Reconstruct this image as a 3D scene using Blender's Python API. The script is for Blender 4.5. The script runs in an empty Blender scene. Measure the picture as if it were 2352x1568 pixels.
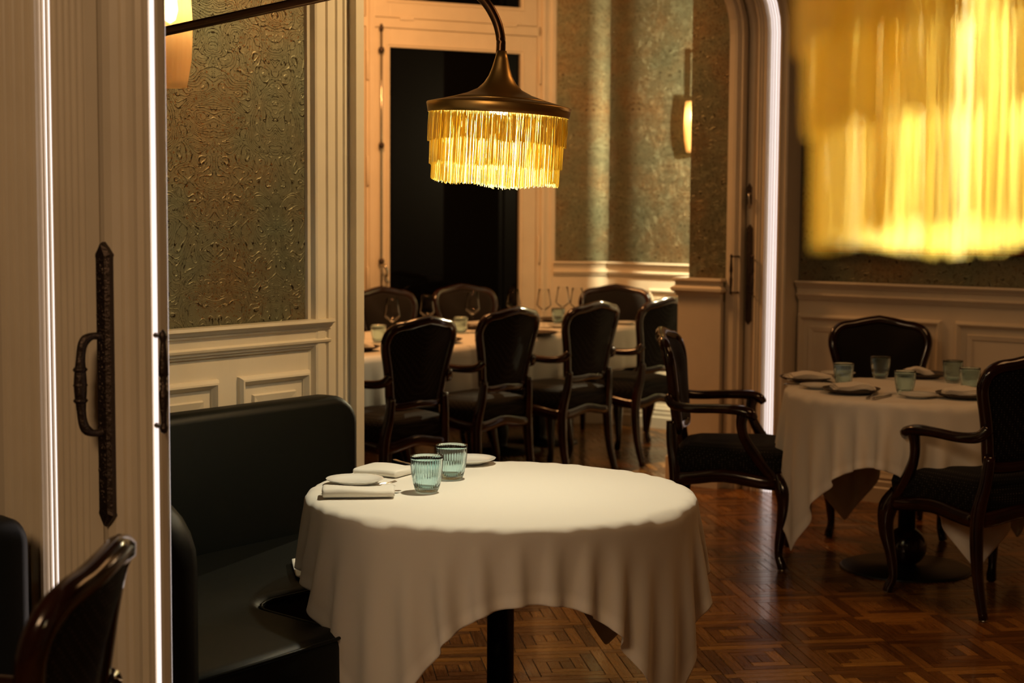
import bpy, math, random
import numpy as np
from mathutils import Vector, Matrix
random.seed(7); R=math.radians; PI=math.pi
SC=bpy.context.scene; COL=SC.collection
# ------------------------------------------------------------------ camera
cd=bpy.data.cameras.new('camera'); cam=bpy.data.objects.new('camera',cd); COL.objects.link(cam); SC.camera=cam
psi,pitch,roll=R(37.236),0.08292747,0.0064228
F0=Vector((-math.sin(psi),math.cos(psi),0)); R0=Vector((math.cos(psi),math.sin(psi),0)); U0=Vector((0,0,1))
Fw=F0*math.cos(pitch)-U0*math.sin(pitch); Up=F0*math.sin(pitch)+U0*math.cos(pitch)
RX=R0*math.cos(roll)+Up*math.sin(roll); UP=Up*math.cos(roll)-R0*math.sin(roll)
cam.matrix_world=Matrix(((RX.x,UP.x,-Fw.x,0),(RX.y,UP.y,-Fw.y,0),(RX.z,UP.z,-Fw.z,1.5),(0,0,0,1)))
cd.sensor_width=36; cd.lens=57.47; cd.clip_start=.05; cd.clip_end=60
cd.dof.use_dof=True; cd.dof.focus_distance=4.35; cd.dof.aperture_fstop=4.4
# ------------------------------------------------------------------ world, exposure, large lights
W=bpy.data.worlds.new('night'); SC.world=W; W.use_nodes=True
W.node_tree.nodes['Background'].inputs[0].default_value=(.02,.022,.03,1); W.node_tree.nodes['Background'].inputs[1].default_value=.1
SC.view_settings.view_transform='Standard'; SC.view_settings.look='None'; SC.view_settings.exposure=0; SC.view_settings.gamma=1
SC.view_settings.use_curve_mapping=False
SC.cycles.max_bounces=10; SC.cycles.transparent_max_bounces=12; SC.cycles.transmission_bounces=8
SC.cycles.use_denoising=True; SC.cycles.sample_clamp_indirect=4; SC.cycles.caustics_reflective=False
def light(name,kind,loc,power,color,size=.05,target=None,**k):
    l=bpy.data.lights.new(name,kind); l.energy=power; l.color=color
    o=bpy.data.objects.new(name,l); COL.objects.link(o); o.location=loc
    if kind in('POINT','SPOT'): l.shadow_soft_size=size
    if kind=='SPOT': l.spot_size=k.get('angle',R(90)); l.spot_blend=k.get('blend',.5)
    if kind=='AREA': l.shape='RECTANGLE'; l.size=size; l.size_y=k.get('size_y',size)
    if target is not None: o.rotation_euler=(Vector(target)-Vector(loc)).to_track_quat('-Z','Y').to_euler()
    return o
WARM=(1,.60,.30); WARM2=(1,.72,.46); ORANGE=(1,.50,.20)
light('ceiling_light_middle_room','AREA',(-1.4,5.6,3.3),18,(1,.49,.18),1.2,(-1.4,5.6,0))
light('ceiling_light_far_room','AREA',(-5.8,6.7,3.25),80,(1,.44,.14),.7,(-7.1,7.5,.9))
light('ceiling_light_near_room','AREA',(-1.2,-.9,3.2),48,(1,.62,.32),1.0,(-1.9,1.6,1.2))
light('picture_light_near_wall','SPOT',(-2.1,4.6,3.0),165,(1,.66,.30),.05,(-3.85,3.95,1.75),angle=R(58),blend=.8)  # added spot without a fixture, brightens the left wall panelling and casing
light('far_corner_spot','POINT',(-4.95,8.75,2.0),230,(1,.84,.50),.012)  # added unseen lamp behind the pier, makes the bands on the far wallpaper
# ------------------------------------------------------------------ materials
def mat(name,base=(.5,.5,.5),rough=.5,metal=0,spec=.5,coat=0,trans=0,ior=1.45,sheen=0,emit=None,es=0,sub=0):
    m=bpy.data.materials.new(name); m.use_nodes=True; nt=m.node_tree; b=nt.nodes['Principled BSDF']
    I=b.inputs; I['Base Color'].default_value=(*base,1); I['Roughness'].default_value=rough; I['Metallic'].default_value=metal
    I['Specular IOR Level'].default_value=spec; I['Coat Weight'].default_value=coat; I['Coat Roughness'].default_value=.06
    I['Transmission Weight'].default_value=trans; I['IOR'].default_value=ior; I['Sheen Weight'].default_value=sheen
    if emit: I['Emission Color'].default_value=(*emit,1); I['Emission Strength'].default_value=es
    return m
class _G: pass
def N(m,t,**k):
    n=m.node_tree.nodes.new(t)
    for a,v in k.items():
        if a in('x','y'): continue
        setattr(n,a,v)
    return n
def Lk(m,a,b): m.node_tree.links.new(a,b)
def B(m): return m.node_tree.nodes['Principled BSDF']
def noise(m,scale,detail=3,rough=.5,vec=None,dist=0):
    n=N(m,'ShaderNodeTexNoise'); n.inputs['Scale'].default_value=scale; n.inputs['Detail'].default_value=detail
    n.inputs['Roughness'].default_value=rough; n.inputs['Distortion'].default_value=dist
    if vec is not None: Lk(m,vec,n.inputs['Vector'])
    return n
def ramp(m,fac,stops):
    r=N(m,'ShaderNodeValToRGB'); cr=r.color_ramp
    while len(cr.elements)<len(stops): cr.elements.new(.5)
    for e,(p,c) in zip(cr.elements,stops): e.position=p; e.color=(*c,1) if len(c)==3 else c
    Lk(m,fac,r.inputs[0]); return r
def bump(m,h,strength,dist=.01):
    b=N(m,'ShaderNodeBump'); b.inputs['Strength'].default_value=strength; b.inputs['Distance'].default_value=dist
    Lk(m,h,b.inputs['Height']); Lk(m,b.outputs[0],B(m).inputs['Normal']); return b
def math_(m,op,a,b=None,c=None):
    n=N(m,'ShaderNodeMath',operation=op)
    for i,v in enumerate((a,b,c)):
        if v is None: continue
        if isinstance(v,(int,float)): n.inputs[i].default_value=v
        else: Lk(m,v,n.inputs[i])
    return n.outputs[0]
def objco(m): return N(m,'ShaderNodeTexCoord').outputs['Object']
def geoco(m): return N(m,'ShaderNodeNewGeometry').outputs['Position']
# painted woodwork
def paint(name,base):
    m=mat(name,base,.34,spec=.5); v=geoco(m)
    n=noise(m,3,4,.6,v); r=ramp(m,n.outputs[0],[(.3,tuple(c*.93 for c in base)),(.7,tuple(min(1,c*1.05) for c in base))]); Lk(m,r.outputs[0],B(m).inputs['Base Color'])
    mp=N(m,'ShaderNodeMapping'); mp.inputs['Scale'].default_value=(60,60,4); Lk(m,v,mp.inputs[0])
    n2=noise(m,1,3,.6,mp.outputs[0]); bump(m,n2.outputs[0],.10,.004); return m
M={}
M['paint']=paint('cream_gloss_paint',(.70,.62,.49))
M['wood']=mat('mahogany',(.035,.008,.004),.16,spec=.5,coat=.35)
n=noise(M['wood'],9,4,.6,objco(M['wood'])); r=ramp(M['wood'],n.outputs[0],[(.3,(.006,.0016,.0012)),(.7,(.026,.006,.003))]); Lk(M['wood'],r.outputs[0],B(M['wood']).inputs['Base Color'])
# dark woven upholstery with a small pale dot
m=M['fabric']=mat('charcoal_dotted_upholstery',(.012,.012,.013),.8,spec=.15,sheen=.02)
vn=N(m,'ShaderNodeTexVoronoi'); vn.inputs['Scale'].default_value=110; vn.inputs['Randomness'].default_value=0; 
mp=N(m,'ShaderNodeMapping'); mp.inputs['Rotation'].default_value=(0,0,R(45)); Lk(m,objco(m),mp.inputs[0]); Lk(m,mp.outputs[0],vn.inputs['Vector'])
r=ramp(m,vn.outputs['Distance'],[(.12,(.085,.078,.07)),(.30,(.0055,.005,.005))]); Lk(m,r.outputs[0],B(m).inputs['Base Color']); bump(m,vn.outputs['Distance'],.5,.002)
m=M['backfab']=mat('brown_velvet_back',(.010,.0075,.0065),.85,spec=.15,sheen=.12)
m=M['leather']=mat('dark_green_leather',(.0018,.0032,.0028),.50,spec=.24)
n=noise(m,180,3,.6,objco(m)); bump(m,n.outputs[0],.12,.002)
m=M['linen']=mat('white_linen',(.80,.76,.68),.85,spec=.15,sheen=.15)
mp=N(m,'ShaderNodeMapping'); mp.inputs['Scale'].default_value=(500,500,500); Lk(m,objco(m),mp.inputs[0]); n=noise(m,1,2,.5,mp.outputs[0]); bump(m,n.outputs[0],.08,.001)
at=N(m,'ShaderNodeAttribute',attribute_name='hem'); mx=N(m,'ShaderNodeMix',data_type='RGBA'); Lk(m,at.outputs['Fac'],mx.inputs[0])
mx.inputs[6].default_value=(.76,.72,.64,1); mx.inputs[7].default_value=(.88,.84,.76,1); Lk(m,mx.outputs[2],B(m).inputs['Base Color'])
M['brass']=mat('aged_brass',(.62,.40,.13),.38,metal=1)
M['bronze']=mat('antiqued_bronze_tube',(.16,.085,.04),.30,metal=1)
M['steel']=mat('polished_cutlery_steel',(.62,.58,.54),.16,metal=1)
M['iron']=mat('ornate_dark_iron',(.075,.055,.045),.38,metal=.9)
n=noise(M['iron'],70,4,.7,objco(M['iron'])); bump(M['iron'],n.outputs[0],1.0,.004)
M['nickel']=mat('worn_nickel',(.55,.5,.42),.22,metal=1)
M['black']=mat('black_powder_coated_metal',(.006,.006,.006),.4)
M['china']=mat('white_glazed_china',(.74,.73,.68),.12,spec=.6)
M['charger']=mat('dark_brown_glazed_stoneware',(.05,.032,.02),.25,spec=.6)
M['aqua']=mat('aqua_pressed_glass',(.76,.95,.985),.02,trans=1,ior=1.45)
M['clear']=mat('clear_wine_glass',(.99,.99,.99),.0,trans=1,ior=1.42)
m=M['clear']; nt=m.node_tree; nt.nodes.remove(B(m)); tp=N(m,'ShaderNodeBsdfTransparent'); tp.inputs[0].default_value=(.985,.985,.98,1)
gl=N(m,'ShaderNodeBsdfGlossy'); gl.inputs['Roughness'].default_value=.02; lw=N(m,'ShaderNodeLayerWeight'); lw.inputs[0].default_value=.12
ms=N(m,'ShaderNodeMixShader'); Lk(m,lw.outputs['Fresnel'],ms.inputs[0]); Lk(m,tp.outputs[0],ms.inputs[1]); Lk(m,gl.outputs[0],ms.inputs[2]); Lk(m,ms.outputs[0],nt.nodes['Material Output'].inputs['Surface'])
M['pane']=mat('night_black_window_glass',(.002,.002,.002),.03,spec=.2)
M['mirror']=mat('mirror_glass',(.85,.85,.85),.01,metal=1)
M['gilt']=mat('gilded_frame',(.30,.13,.035),.35,metal=.8)
M['dark']=mat('dark_gap',(.01,.008,.006),.8)
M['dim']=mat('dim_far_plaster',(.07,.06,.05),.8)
M['plaster']=mat('warm_plaster',(.42,.38,.32),.8)
M['led']=mat('white_led_strip',(.8,.8,.8),.4,emit=(1,.87,.84),es=1.15)  # white door moulding made to glow, strong light on it set as emission
M['led2']=mat('soft_led_strip',(.8,.8,.8),.4,emit=(1,.87,.86),es=.62)  # weaker version, light on a moulding set as emission
M['bulb']=mat('glowing_bulb',(1,.9,.7),.4,emit=(1,.72,.38),es=40)
# gold fringe : thin threads that let the lamp light through
m=M['fringe']=bpy.data.materials.new('gold_silk_thread'); m.use_nodes=True; nt=m.node_tree
b=B(m); b.inputs['Base Color'].default_value=(.85,.58,.12,1); b.inputs['Roughness'].default_value=.45
at=N(m,'ShaderNodeAttribute',attribute_name='tone'); r=ramp(m,at.outputs['Fac'],[(0,(.74,.55,.09)),(.6,(.95,.78,.20)),(1,(.98,.92,.55))]); Lk(m,r.outputs[0],b.inputs['Base Color'])
tr=N(m,'ShaderNodeBsdfTranslucent'); Lk(m,r.outputs[0],tr.inputs[0]); mxs=N(m,'ShaderNodeMixShader'); mxs.inputs[0].default_value=.5
Lk(m,b.outputs[0],mxs.inputs[1]); Lk(m,tr.outputs[0],mxs.inputs[2]); Lk(m,mxs.outputs[0],nt.nodes['Material Output'].inputs['Surface'])
# amber sconce glass
m=M['amber']=bpy.data.materials.new('amber_ribbed_glass'); m.use_nodes=True; nt=m.node_tree; b=B(m)
b.inputs['Base Color'].default_value=(.80,.55,.28,1); b.inputs['Roughness'].default_value=.12
tr=N(m,'ShaderNodeBsdfTranslucent'); tr.inputs[0].default_value=(.95,.74,.44,1); tp=N(m,'ShaderNodeBsdfTransparent'); tp.inputs[0].default_value=(1,.90,.72,1)
m1=N(m,'ShaderNodeMixShader'); m1.inputs[0].default_value=.55; Lk(m,tr.outputs[0],m1.inputs[1]); Lk(m,tp.outputs[0],m1.inputs[2])
m2=N(m,'ShaderNodeMixShader'); m2.inputs[0].default_value=.25; Lk(m,m1.outputs[0],m2.inputs[1]); Lk(m,b.outputs[0],m2.inputs[2]); Lk(m,m2.outputs[0],nt.nodes['Material Output'].inputs['Surface'])
# embossed metallic damask wallpaper; uv in metres (u along the wall, v up)
def wallpaper(name):
    m=mat(name,(.2,.2,.17),.50,metal=.8,spec=.2)
    uv=N(m,'ShaderNodeUVMap',uv_map='UVMap'); sp=N(m,'ShaderNodeSeparateXYZ'); Lk(m,uv.outputs[0],sp.inputs[0])
    u=math_(m,'PINGPONG',sp.outputs[0],.265); v=math_(m,'ADD',sp.outputs[1],math_(m,'MULTIPLY',0,0))
    cb=N(m,'ShaderNodeCombineXYZ'); Lk(m,u,cb.inputs[0]); Lk(m,v,cb.inputs[1])
    n1=noise(m,8,.6,.4,cb.outputs[0],1.3)
    s=math_(m,'SINE',math_(m,'MULTIPLY',n1.outputs[0],54.0))
    ab=math_(m,'ABSOLUTE',s); mr=N(m,'ShaderNodeMapRange',interpolation_type='SMOOTHSTEP'); Lk(m,ab,mr.inputs[0]); mr.inputs[1].default_value=.08; mr.inputs[2].default_value=.50; mr.inputs[3].default_value=1; mr.inputs[4].default_value=0; line=mr.outputs[0]
    n3=noise(m,22,1,.5,cb.outputs[0],1.8)
    a3=math_(m,'ABSOLUTE',math_(m,'SINE',math_(m,'MULTIPLY',n3.outputs[0],22.0))); m3=N(m,'ShaderNodeMapRange',interpolation_type='SMOOTHSTEP'); Lk(m,a3,m3.inputs[0]); m3.inputs[1].default_value=.05; m3.inputs[2].default_value=.32; m3.inputs[3].default_value=1; m3.inputs[4].default_value=0; s3=m3.outputs[0]; gr=noise(m,420,2,.5,uv.outputs[0])
    h=math_(m,'ADD',math_(m,'MAXIMUM',line,math_(m,'MULTIPLY',s3,.7)),math_(m,'MULTIPLY',gr.outputs[0],.25))
    big=noise(m,2.6,3,.6,uv.outputs[0]); spk=noise(m,55,3,.7,cb.outputs[0])
    base=ramp(m,big.outputs[0],[(.35,(.185,.20,.135)),(.5,(.22,.205,.13)),(.68,(.255,.19,.105))])
    worn=math_(m,'MULTIPLY',math_(m,'GREATER_THAN',math_(m,'ADD',s3,math_(m,'MULTIPLY',line,.6)),.45),math_(m,'GREATER_THAN',spk.outputs[0],.53))
    dk=N(m,'ShaderNodeMix',data_type='RGBA'); Lk(m,worn,dk.inputs[0]); Lk(m,base.outputs[0],dk.inputs[6]); dk.inputs[7].default_value=(.030,.019,.010,1)
    sp2=noise(m,120,2,.6,uv.outputs[0]); org=math_(m,'MULTIPLY',math_(m,'GREATER_THAN',sp2.outputs[0],.62),math_(m,'GREATER_THAN',big.outputs[0],.52))
    d2=N(m,'ShaderNodeMix',data_type='RGBA'); Lk(m,org,d2.inputs[0]); Lk(m,dk.outputs[2],d2.inputs[6]); d2.inputs[7].default_value=(.20,.085,.025,1)
    Lk(m,d2.outputs[2],B(m).inputs['Base Color']); bump(m,h,.85,.0015); return m
M['paper']=wallpaper('embossed_metallic_damask_wallpaper')
# parquet
m=M['parquet']=mat('waxed_oak_parquet',(.25,.1,.03),.26,spec=.5,coat=.25)
at=N(m,'ShaderNodeAttribute',attribute_name='tone'); uv=N(m,'ShaderNodeUVMap',uv_map='UVMap')
mp=N(m,'ShaderNodeMapping'); mp.inputs['Scale'].default_value=(6,90,1); Lk(m,uv.outputs[0],mp.inputs[0]); gn=noise(m,1,5,.65,mp.outputs[0],.6)
t=math_(m,'ADD',math_(m,'MULTIPLY',at.outputs['Fac'],.62),math_(m,'MULTIPLY',gn.outputs[0],.55))
r=ramp(m,t,[(.15,(.065,.021,.004)),(.5,(.175,.062,.010)),(.9,(.36,.150,.026))]); 
big=noise(m,1.3,4,.6,geoco(m)); rr=ramp(m,big.outputs[0],[(.3,(.6,.6,.6)),(.65,(1,1,1))])
mu=N(m,'ShaderNodeMix',data_type='RGBA',blend_type='MULTIPLY'); mu.inputs[0].default_value=1; Lk(m,r.outputs[0],mu.inputs[6]); Lk(m,rr.outputs[0],mu.inputs[7]); Lk(m,mu.outputs[2],B(m).inputs['Base Color'])
rg=ramp(m,gn.outputs[0],[(.3,(.20,)*3),(.8,(.38,)*3)]); Lk(m,rg.outputs[0],B(m).inputs['Roughness']); bump(m,gn.outputs[0],.12,.002)
# ------------------------------------------------------------------ mesh helpers
class MB:
    def __init__(s): s.v=[]; s.f=[]; s.sm=[]; s.uv=None; s.tone=None
    def add(s,vs,fs,smooth=False):
        o=len(s.v); s.v+= [tuple(p) for p in vs]; s.f+=[tuple(i+o for i in f) for f in fs]; s.sm+=[smooth]*len(fs); return s
    def box(s,c,d,rz=0,M4=None):
        x,y,z=(d[0]/2,d[1]/2,d[2]/2); P=[Vector((a*x,b*y,e*z)) for a in(-1,1) for b in(-1,1) for e in(-1,1)]
        Rm=Matrix.Rotation(rz,3,'Z') if M4 is None else M4
        P=[Rm@p+Vector(c) for p in P]
        return s.add(P,[(0,1,3,2),(4,6,7,5),(0,4,5,1),(2,3,7,6),(0,2,6,4),(1,5,7,3)])
    def box2(s,a,b):
        return s.box([(a[i]+b[i])/2 for i in range(3)],[abs(b[i]-a[i]) for i in range(3)])
    def prism(s,poly,z0,z1):
        n=len(poly); P=[(x,y,z0) for x,y in poly]+[(x,y,z1) for x,y in poly]
        ar=sum(poly[i][0]*poly[(i+1)%n][1]-poly[(i+1)%n][0]*poly[i][1] for i in range(n))
        F=[(i,(i+1)%n,(i+1)%n+n,i+n) for i in range(n)]+[tuple(range(n-1,-1,-1)),tuple(range(n,2*n))]
        if ar<0: F=[f[::-1] for f in F]
        return s.add(P,F)
    def sweep(s,path,rad,n=8,closed=False,up=(0,0,1),caps=True,smooth=True,prof=None):
        """elliptic or profiled section carried along a path. rad: list of (a,b) a across (side), b along 'up'"""
        path=[Vector(p) for p in path]; m=len(path); o=[]; up=Vector(up)
        if not isinstance(rad[0],(tuple,list)): rad=[(r,r) for r in rad]
        if len(rad)==1: rad=rad*m
        prev=None
        for i,p in enumerate(path):
            a=path[(i-1)%m] if (closed or i>0) else p; b=path[(i+1)%m] if (closed or i<m-1) else p
            t=(b-a).normalized(); side=t.cross(up)
            if side.length<.05: side=prev if prev is not None else t.cross(Vector((0,1,0)))
            side=(side-t*side.dot(t)).normalized()
            if prev is not None and side.dot(prev)<0 and not closed: side=-side
            prev=side; u=side.cross(t).normalized()
            for k in range(n if prof is None else len(prof)):
                if prof is None:
                    w=2*PI*(k+.5)/n; cx,cy=math.cos(w)*rad[i][0],math.sin(w)*rad[i][1]
                else: cx,cy=prof[k][0]*rad[i][0],prof[k][1]*rad[i][1]
                o.append(p+side*cx+u*cy)
        k=n if prof is None else len(prof); F=[]
        for i in range(m if closed else m-1):
            j=(i+1)%m
            for q in range(k): F.append((i*k+q,j*k+q,j*k+(q+1)%k,i*k+(q+1)%k))
        if caps and not closed: F+=[tuple(range(k)),tuple(range((m-1)*k+k-1,(m-1)*k-1,-1))]
        return s.add(o,F,smooth)
    def lathe(s,prof,n=32,c=(0,0,0),rib=0,amp=0,ribz=None,closed=False,smooth=True,M4=None):
        P=[];m=len(prof)
        for i,(r,z) in enumerate(prof):
            for k in range(n):
                w=2*PI*k/n; rr=r
                if rib and (ribz is None or i in ribz): rr=r-amp*abs(math.cos(rib*w/2))
                p=Vector((rr*math.cos(w),rr*math.sin(w),z))
                if M4 is not None: p=M4@p
                P.append(p+Vector(c))
        F=[]
        for i in range(m if closed else m-1):
            j=(i+1)%m
            for k in range(n): F.append((i*n+k,i*n+(k+1)%n,j*n+(k+1)%n,j*n+k))
        if not closed:
            if prof[0][0]>1e-4: F.append(tuple(range(n-1,-1,-1)))
            if prof[-1][0]>1e-4: F.append(tuple(range((m-1)*n,m*n)))
        return s.add(P,F,smooth)
    def run(s,p0,p1,nrm,prof):
        """moulding: closed profile of (proj,z) carried straight from p0 to p1 on a wall whose room side is nrm"""
        p0=Vector((*p0,0)); p1=Vector((*p1,0)); nr=Vector((*nrm,0)); k=len(prof)
        P=[p0+nr*a+Vector((0,0,z)) for a,z in prof]+[p1+nr*a+Vector((0,0,z)) for a,z in prof]
        F=[(i,i+k,(i+1)%k+k,(i+1)%k) for i in range(k)]+[tuple(range(k)),tuple(range(2*k-1,k-1,-1))]
        return s.add(P,F)
    def build(s,name,material,parent=None,label=None,bevel=0,sub=0):
        me=bpy.data.meshes.new(name); me.from_pydata([tuple(p) for p in s.v],[],s.f)
        me.materials.append(M[material] if isinstance(material,str) else material)
        me.polygons.foreach_set('use_smooth',s.sm)
        if s.uv is not None:
            l=me.uv_layers.new(name='UVMap'); l.data.foreach_set('uv',[c for p in s.uv for c in p])
        if s.tone is not None:
            a=me.attributes.new('tone','FLOAT','POINT'); a.data.foreach_set('value',s.tone)
        me.update(); o=bpy.data.objects.new(name,me); COL.objects.link(o)
        if parent is not None: o.parent=parent
        if label: o['label']=label
        if bevel:
            b=o.modifiers.new('b','BEVEL'); b.width=bevel; b.segments=2; b.limit_method='ANGLE'
        if sub:
            b=o.modifiers.new('s','SUBSURF'); b.levels=sub; b.render_levels=sub
        return o
def empty(name,loc=(0,0,0),rz=0):
    o=bpy.data.objects.new(name,None); COL.objects.link(o); o.location=loc; o.rotation_euler=(0,0,rz); o.empty_display_size=.1; return o
def tag(o,label=None,cat=None,group=None,kind=None):
    if label: o['label']=label
    if cat: o['category']=cat
    if group: o['group']=group
    if kind: o['kind']=kind
    return o
def S(o): o['kind']='structure'; return o
KIDS={}
def copy_tree(o,parent=None):
    c=o.copy(); COL.objects.link(c)
    if parent is not None: c.parent=parent
    for ch in [x for x in ALLC(o)]: copy_tree(ch,c)
    return c
def ALLC(o): return [x for x in bpy.data.objects if x.parent==o]
def catmull(pts,n=6):
    P=[Vector(p) for p in pts]; out=[]
    for i in range(len(P)-1):
        a=P[max(i-1,0)];b=P[i];c=P[i+1];d=P[min(i+2,len(P)-1)]
        for k in range(n):
            t=k/n; out.append(.5*((2*b)+(c-a)*t+(2*a-5*b+4*c-d)*t*t+(3*b-a-3*c+d)*t**3))
    out.append(P[-1]); return out
def lerp_r(rs,n,m):
    out=[]
    for i in range(m):
        t=i/(m-1)*(len(rs)-1); k=min(int(t),len(rs)-2); f=t-k; f=f*f*(3-2*f)
        a=rs[k];b=rs[k+1]; out.append((a[0]*(1-f)+b[0]*f,a[1]*(1-f)+b[1]*f))
    return out
def paper_wall(name,p0,p1,nrm,z0,z1,thick,parent=None):
    """papered slab; the room face runs p0->p1 and carries uv in metres"""
    p0=Vector(p0);p1=Vector(p1);n=Vector(nrm); L=(p1-p0).length; b=MB()
    q=[p0,p1,p1-n*thick,p0-n*thick]; V=[(a.x,a.y,z) for z in(z0,z1) for a in q]
    b.add(V,[(0,1,5,4),(1,2,6,5),(2,3,7,6),(3,0,4,7),(4,5,6,7),(3,2,1,0)])
    o=random.random()*.1
    b.uv=[(o,z0),(o+L,z0),(o+L,z1),(o,z1)]+[(0,z0),(thick,z0),(thick,z1),(0,z1)]+[(0,z0),(L,z0),(L,z1),(0,z1)]+[(0,z0),(thick,z0),(thick,z1),(0,z1)]+[(0,0)]*8
    return b.build(name,'paper',parent)
# ------------------------------------------------------------------ FLOOR : parquet
floor=S(MB().box2((-9,-3,-.06),(3,11,-.0035)).build('floor','dark'))
T=.335; G=Vector((-2.811,5.234,0)); E1=Vector((-.70711,.70711,0)); E2=Vector((.70711,.70711,0)); w8=T/8
def tile_pieces():
    out=[]
    for ring in range(3):
        a=ring*w8; b=T-a
        out+=[(a,a,b-w8,a+w8),(b-w8,a,b,b-w8),(a+w8,b-w8,b,b),(a,a+w8,a+w8,b)]
    a=3*w8; out+=[(a,a,a+2*w8,a+w8),(a,a+w8,a+2*w8,a+2*w8)]
    return out
TP=tile_pieces()
def piece(mb,o,r,g=.0012,h=.0030):
    x0,y0,x1,y1=r; x0+=g;y0+=g;x1-=g;y1-=g; e=.0007
    dz=random.uniform(-.0004,.0)
    pts=[(x0,y0,-h),(x1,y0,-h),(x1,y1,-h),(x0,y1,-h),(x0+e,y0+e,dz),(x1-e,y0+e,dz),(x1-e,y1-e,dz),(x0+e,y1-e,dz)]
    P=[o+E1*a+E2*b+Vector((0,0,c)) for a,b,c in pts]
    mb.add(P,[(7,6,5,4),(1,0,4,5),(2,1,5,6),(3,2,6,7),(0,3,7,4)])
    long_x=(x1-x0)>=(y1-y0); ox,oy=random.random()*9,random.random()*9
    def u(i): a,b,_=pts[i]; return (a+ox,b+oy) if long_x else (b+ox,a+oy)
    for f in [(7,6,5,4),(1,0,4,5),(2,1,5,6),(3,2,6,7),(0,3,7,4)]: mb.uv+= [u(i) for i in f]
    mb.tone+=[random.random()]*8
cand=[]
Cc=Vector((0,0,1.5))
for i in range(-22,30):
    for j in range(-22,30):
        o=G+E1*(i*T)+E2*(j*T); c=o+(E1+E2)*T/2
        if not(-8.6<c.x<2.2 and -2.2<c.y<9.9): continue
        d=c-Cc; zz=d.dot(Fw); px=1176+3755*d.dot(RX)/zz if zz>.1 else -999; py=784-3755*d.dot(UP)/zz if zz>.1 else -999
        vis=870<px<2450 and 1100<py<1640 and not(1150<px<1180) and not (px>1560 and px<1000)
        cand.append((zz if vis else 99+zz,o))
cand.sort(key=lambda t:t[0])
cnt=0; rest=MB(); rest.uv=[]; rest.tone=[]
for k,(d,o) in enumerate(cand):
    if d<99 and cnt+14<=294:
        for r in TP:
            b=MB(); b.uv=[]; b.tone=[]; piece(b,o,r); b.build('parquet_block','parquet',floor); cnt+=1
    else:
        for r in TP: piece(rest,o,r)
ro=rest.build('parquet_blocks','parquet',floor); ro['kind']='stuff'
# ------------------------------------------------------------------ room shell
ceil=S(MB().box2((-9,-3,3.4),(3,11,3.5)).build('ceiling','plaster'))
S(MB().box2((2.2,-3,0),(2.4,11,3.4)).build('wall_right','plaster'))
S(MB().box2((-9,-2.8,0),(3,-2.6,3.4)).build('wall_front','plaster'))
S(MB().box2((-6.2,-3,0),(-6.0,2.1,3.4)).build('wall_near_side','plaster'))
RAIL=[(0,1.12),(.05,1.12),(.052,1.110),(.040,1.104),(.036,1.096),(.028,1.092),(.031,1.087),(.022,1.082),(.020,1.056),(.032,1.050),(.030,1.043),(.020,1.037),(.020,1.031),(.012,1.029),(.012,1.022),(0,1.018)]
BASE=[(0,0),(.035,0),(.035,.075),(.028,.082),(.028,.108),(.022,.116),(.026,.128),(.016,.145),(.012,.158),(0,.162)]
PANEL=[(0,0),(.004,.012),(.014,.020),(.020,.030),(.012,.040),(.004,.046),(.0,.048)]   # (proj, inward) 
def panel_frame(mb,org,ax,nrm,u0,u1,z0,z1,prof):
    """mitred rectangular moulding on a wall : org + ax*u , up z"""
    org=Vector(org);ax=Vector(ax);nr=Vector(nrm); k=len(prof); P=[]
    for (su,sz,u,z) in((1,1,u0,z0),(-1,1,u1,z0),(-1,-1,u1,z1),(1,-1,u0,z1)):
        for pr,inn in prof:
            q=org+ax*(u+su*inn)+nr*pr; P.append((q.x,q.y,z+sz*inn))
    F=[]
    for c in range(4):
        for i in range(k): F.append((c*k+i,((c+1)%4)*k+i,((c+1)%4)*k+(i+1)%k,c*k+(i+1)%k))
    mb.add(P,F)
def raised_panel(wall,org,ax,nrm,u0,u1,z0,z1):
    b=MB(); panel_frame(b,org,ax,nrm,u0,u1,z0,z1,[(0,0),(.010,.002),(.020,.010),(.021,.016),(.014,.022),(.006,.028),(.004,.030),(0,.030)]); b.build('panel_moulding','paint',wall)
    b=MB(); o=Vector(org);a=Vector(ax);n=Vector(nrm)
    i1,i2,i3=.062,.066,.088; P=[]
    for inn,pr in((i1,0.0),(i2,.010),(i3,.006),(i3+.004,.001)):
        for u,z in((u0+inn,z0+inn),(u1-inn,z0+inn),(u1-inn,z1-inn),(u0+inn,z1-inn)):
            q=o+a*u+n*pr; P.append((q.x,q.y,z))
    F=[]
    for r_ in range(3):
        for c in range(4): F.append((r_*4+c,r_*4+(c+1)%4,r_*4+4+(c+1)%4,r_*4+4+c))
    F.append((12,13,14,15)); b.add(P,F); b.build('panel','paint',wall)
def wainscot(wall,p0,p1,nrm,thick=.02,panels=(),z=1.02,base=True,ends=(0,0)):
    p0=Vector(p0);p1=Vector(p1);n=Vector(nrm); ax=(p1-p0).normalized(); b=MB()
    q=[p0,p1,p1+n*thick,p0+n*thick]; b.prism([(a.x,a.y) for a in q],0,z+.03); b.build('wainscot_board','paint',wall)
    f0=p0+n*(thick-.001); f1=p1+n*(thick-.001)
    b=MB(); b.run((f0-ax*ends[0])[:2],(f1+ax*ends[1])[:2],n[:2],RAIL); b.build('chair_rail','paint',wall)
    if base: b=MB(); b.run(f0[:2],f1[:2],n[:2],BASE); b.build('skirting','paint',wall)
    for u0,u1,z0,z1 in panels: raised_panel(wall,p0+n*thick,ax,n,u0,u1,z0,z1)
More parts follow.
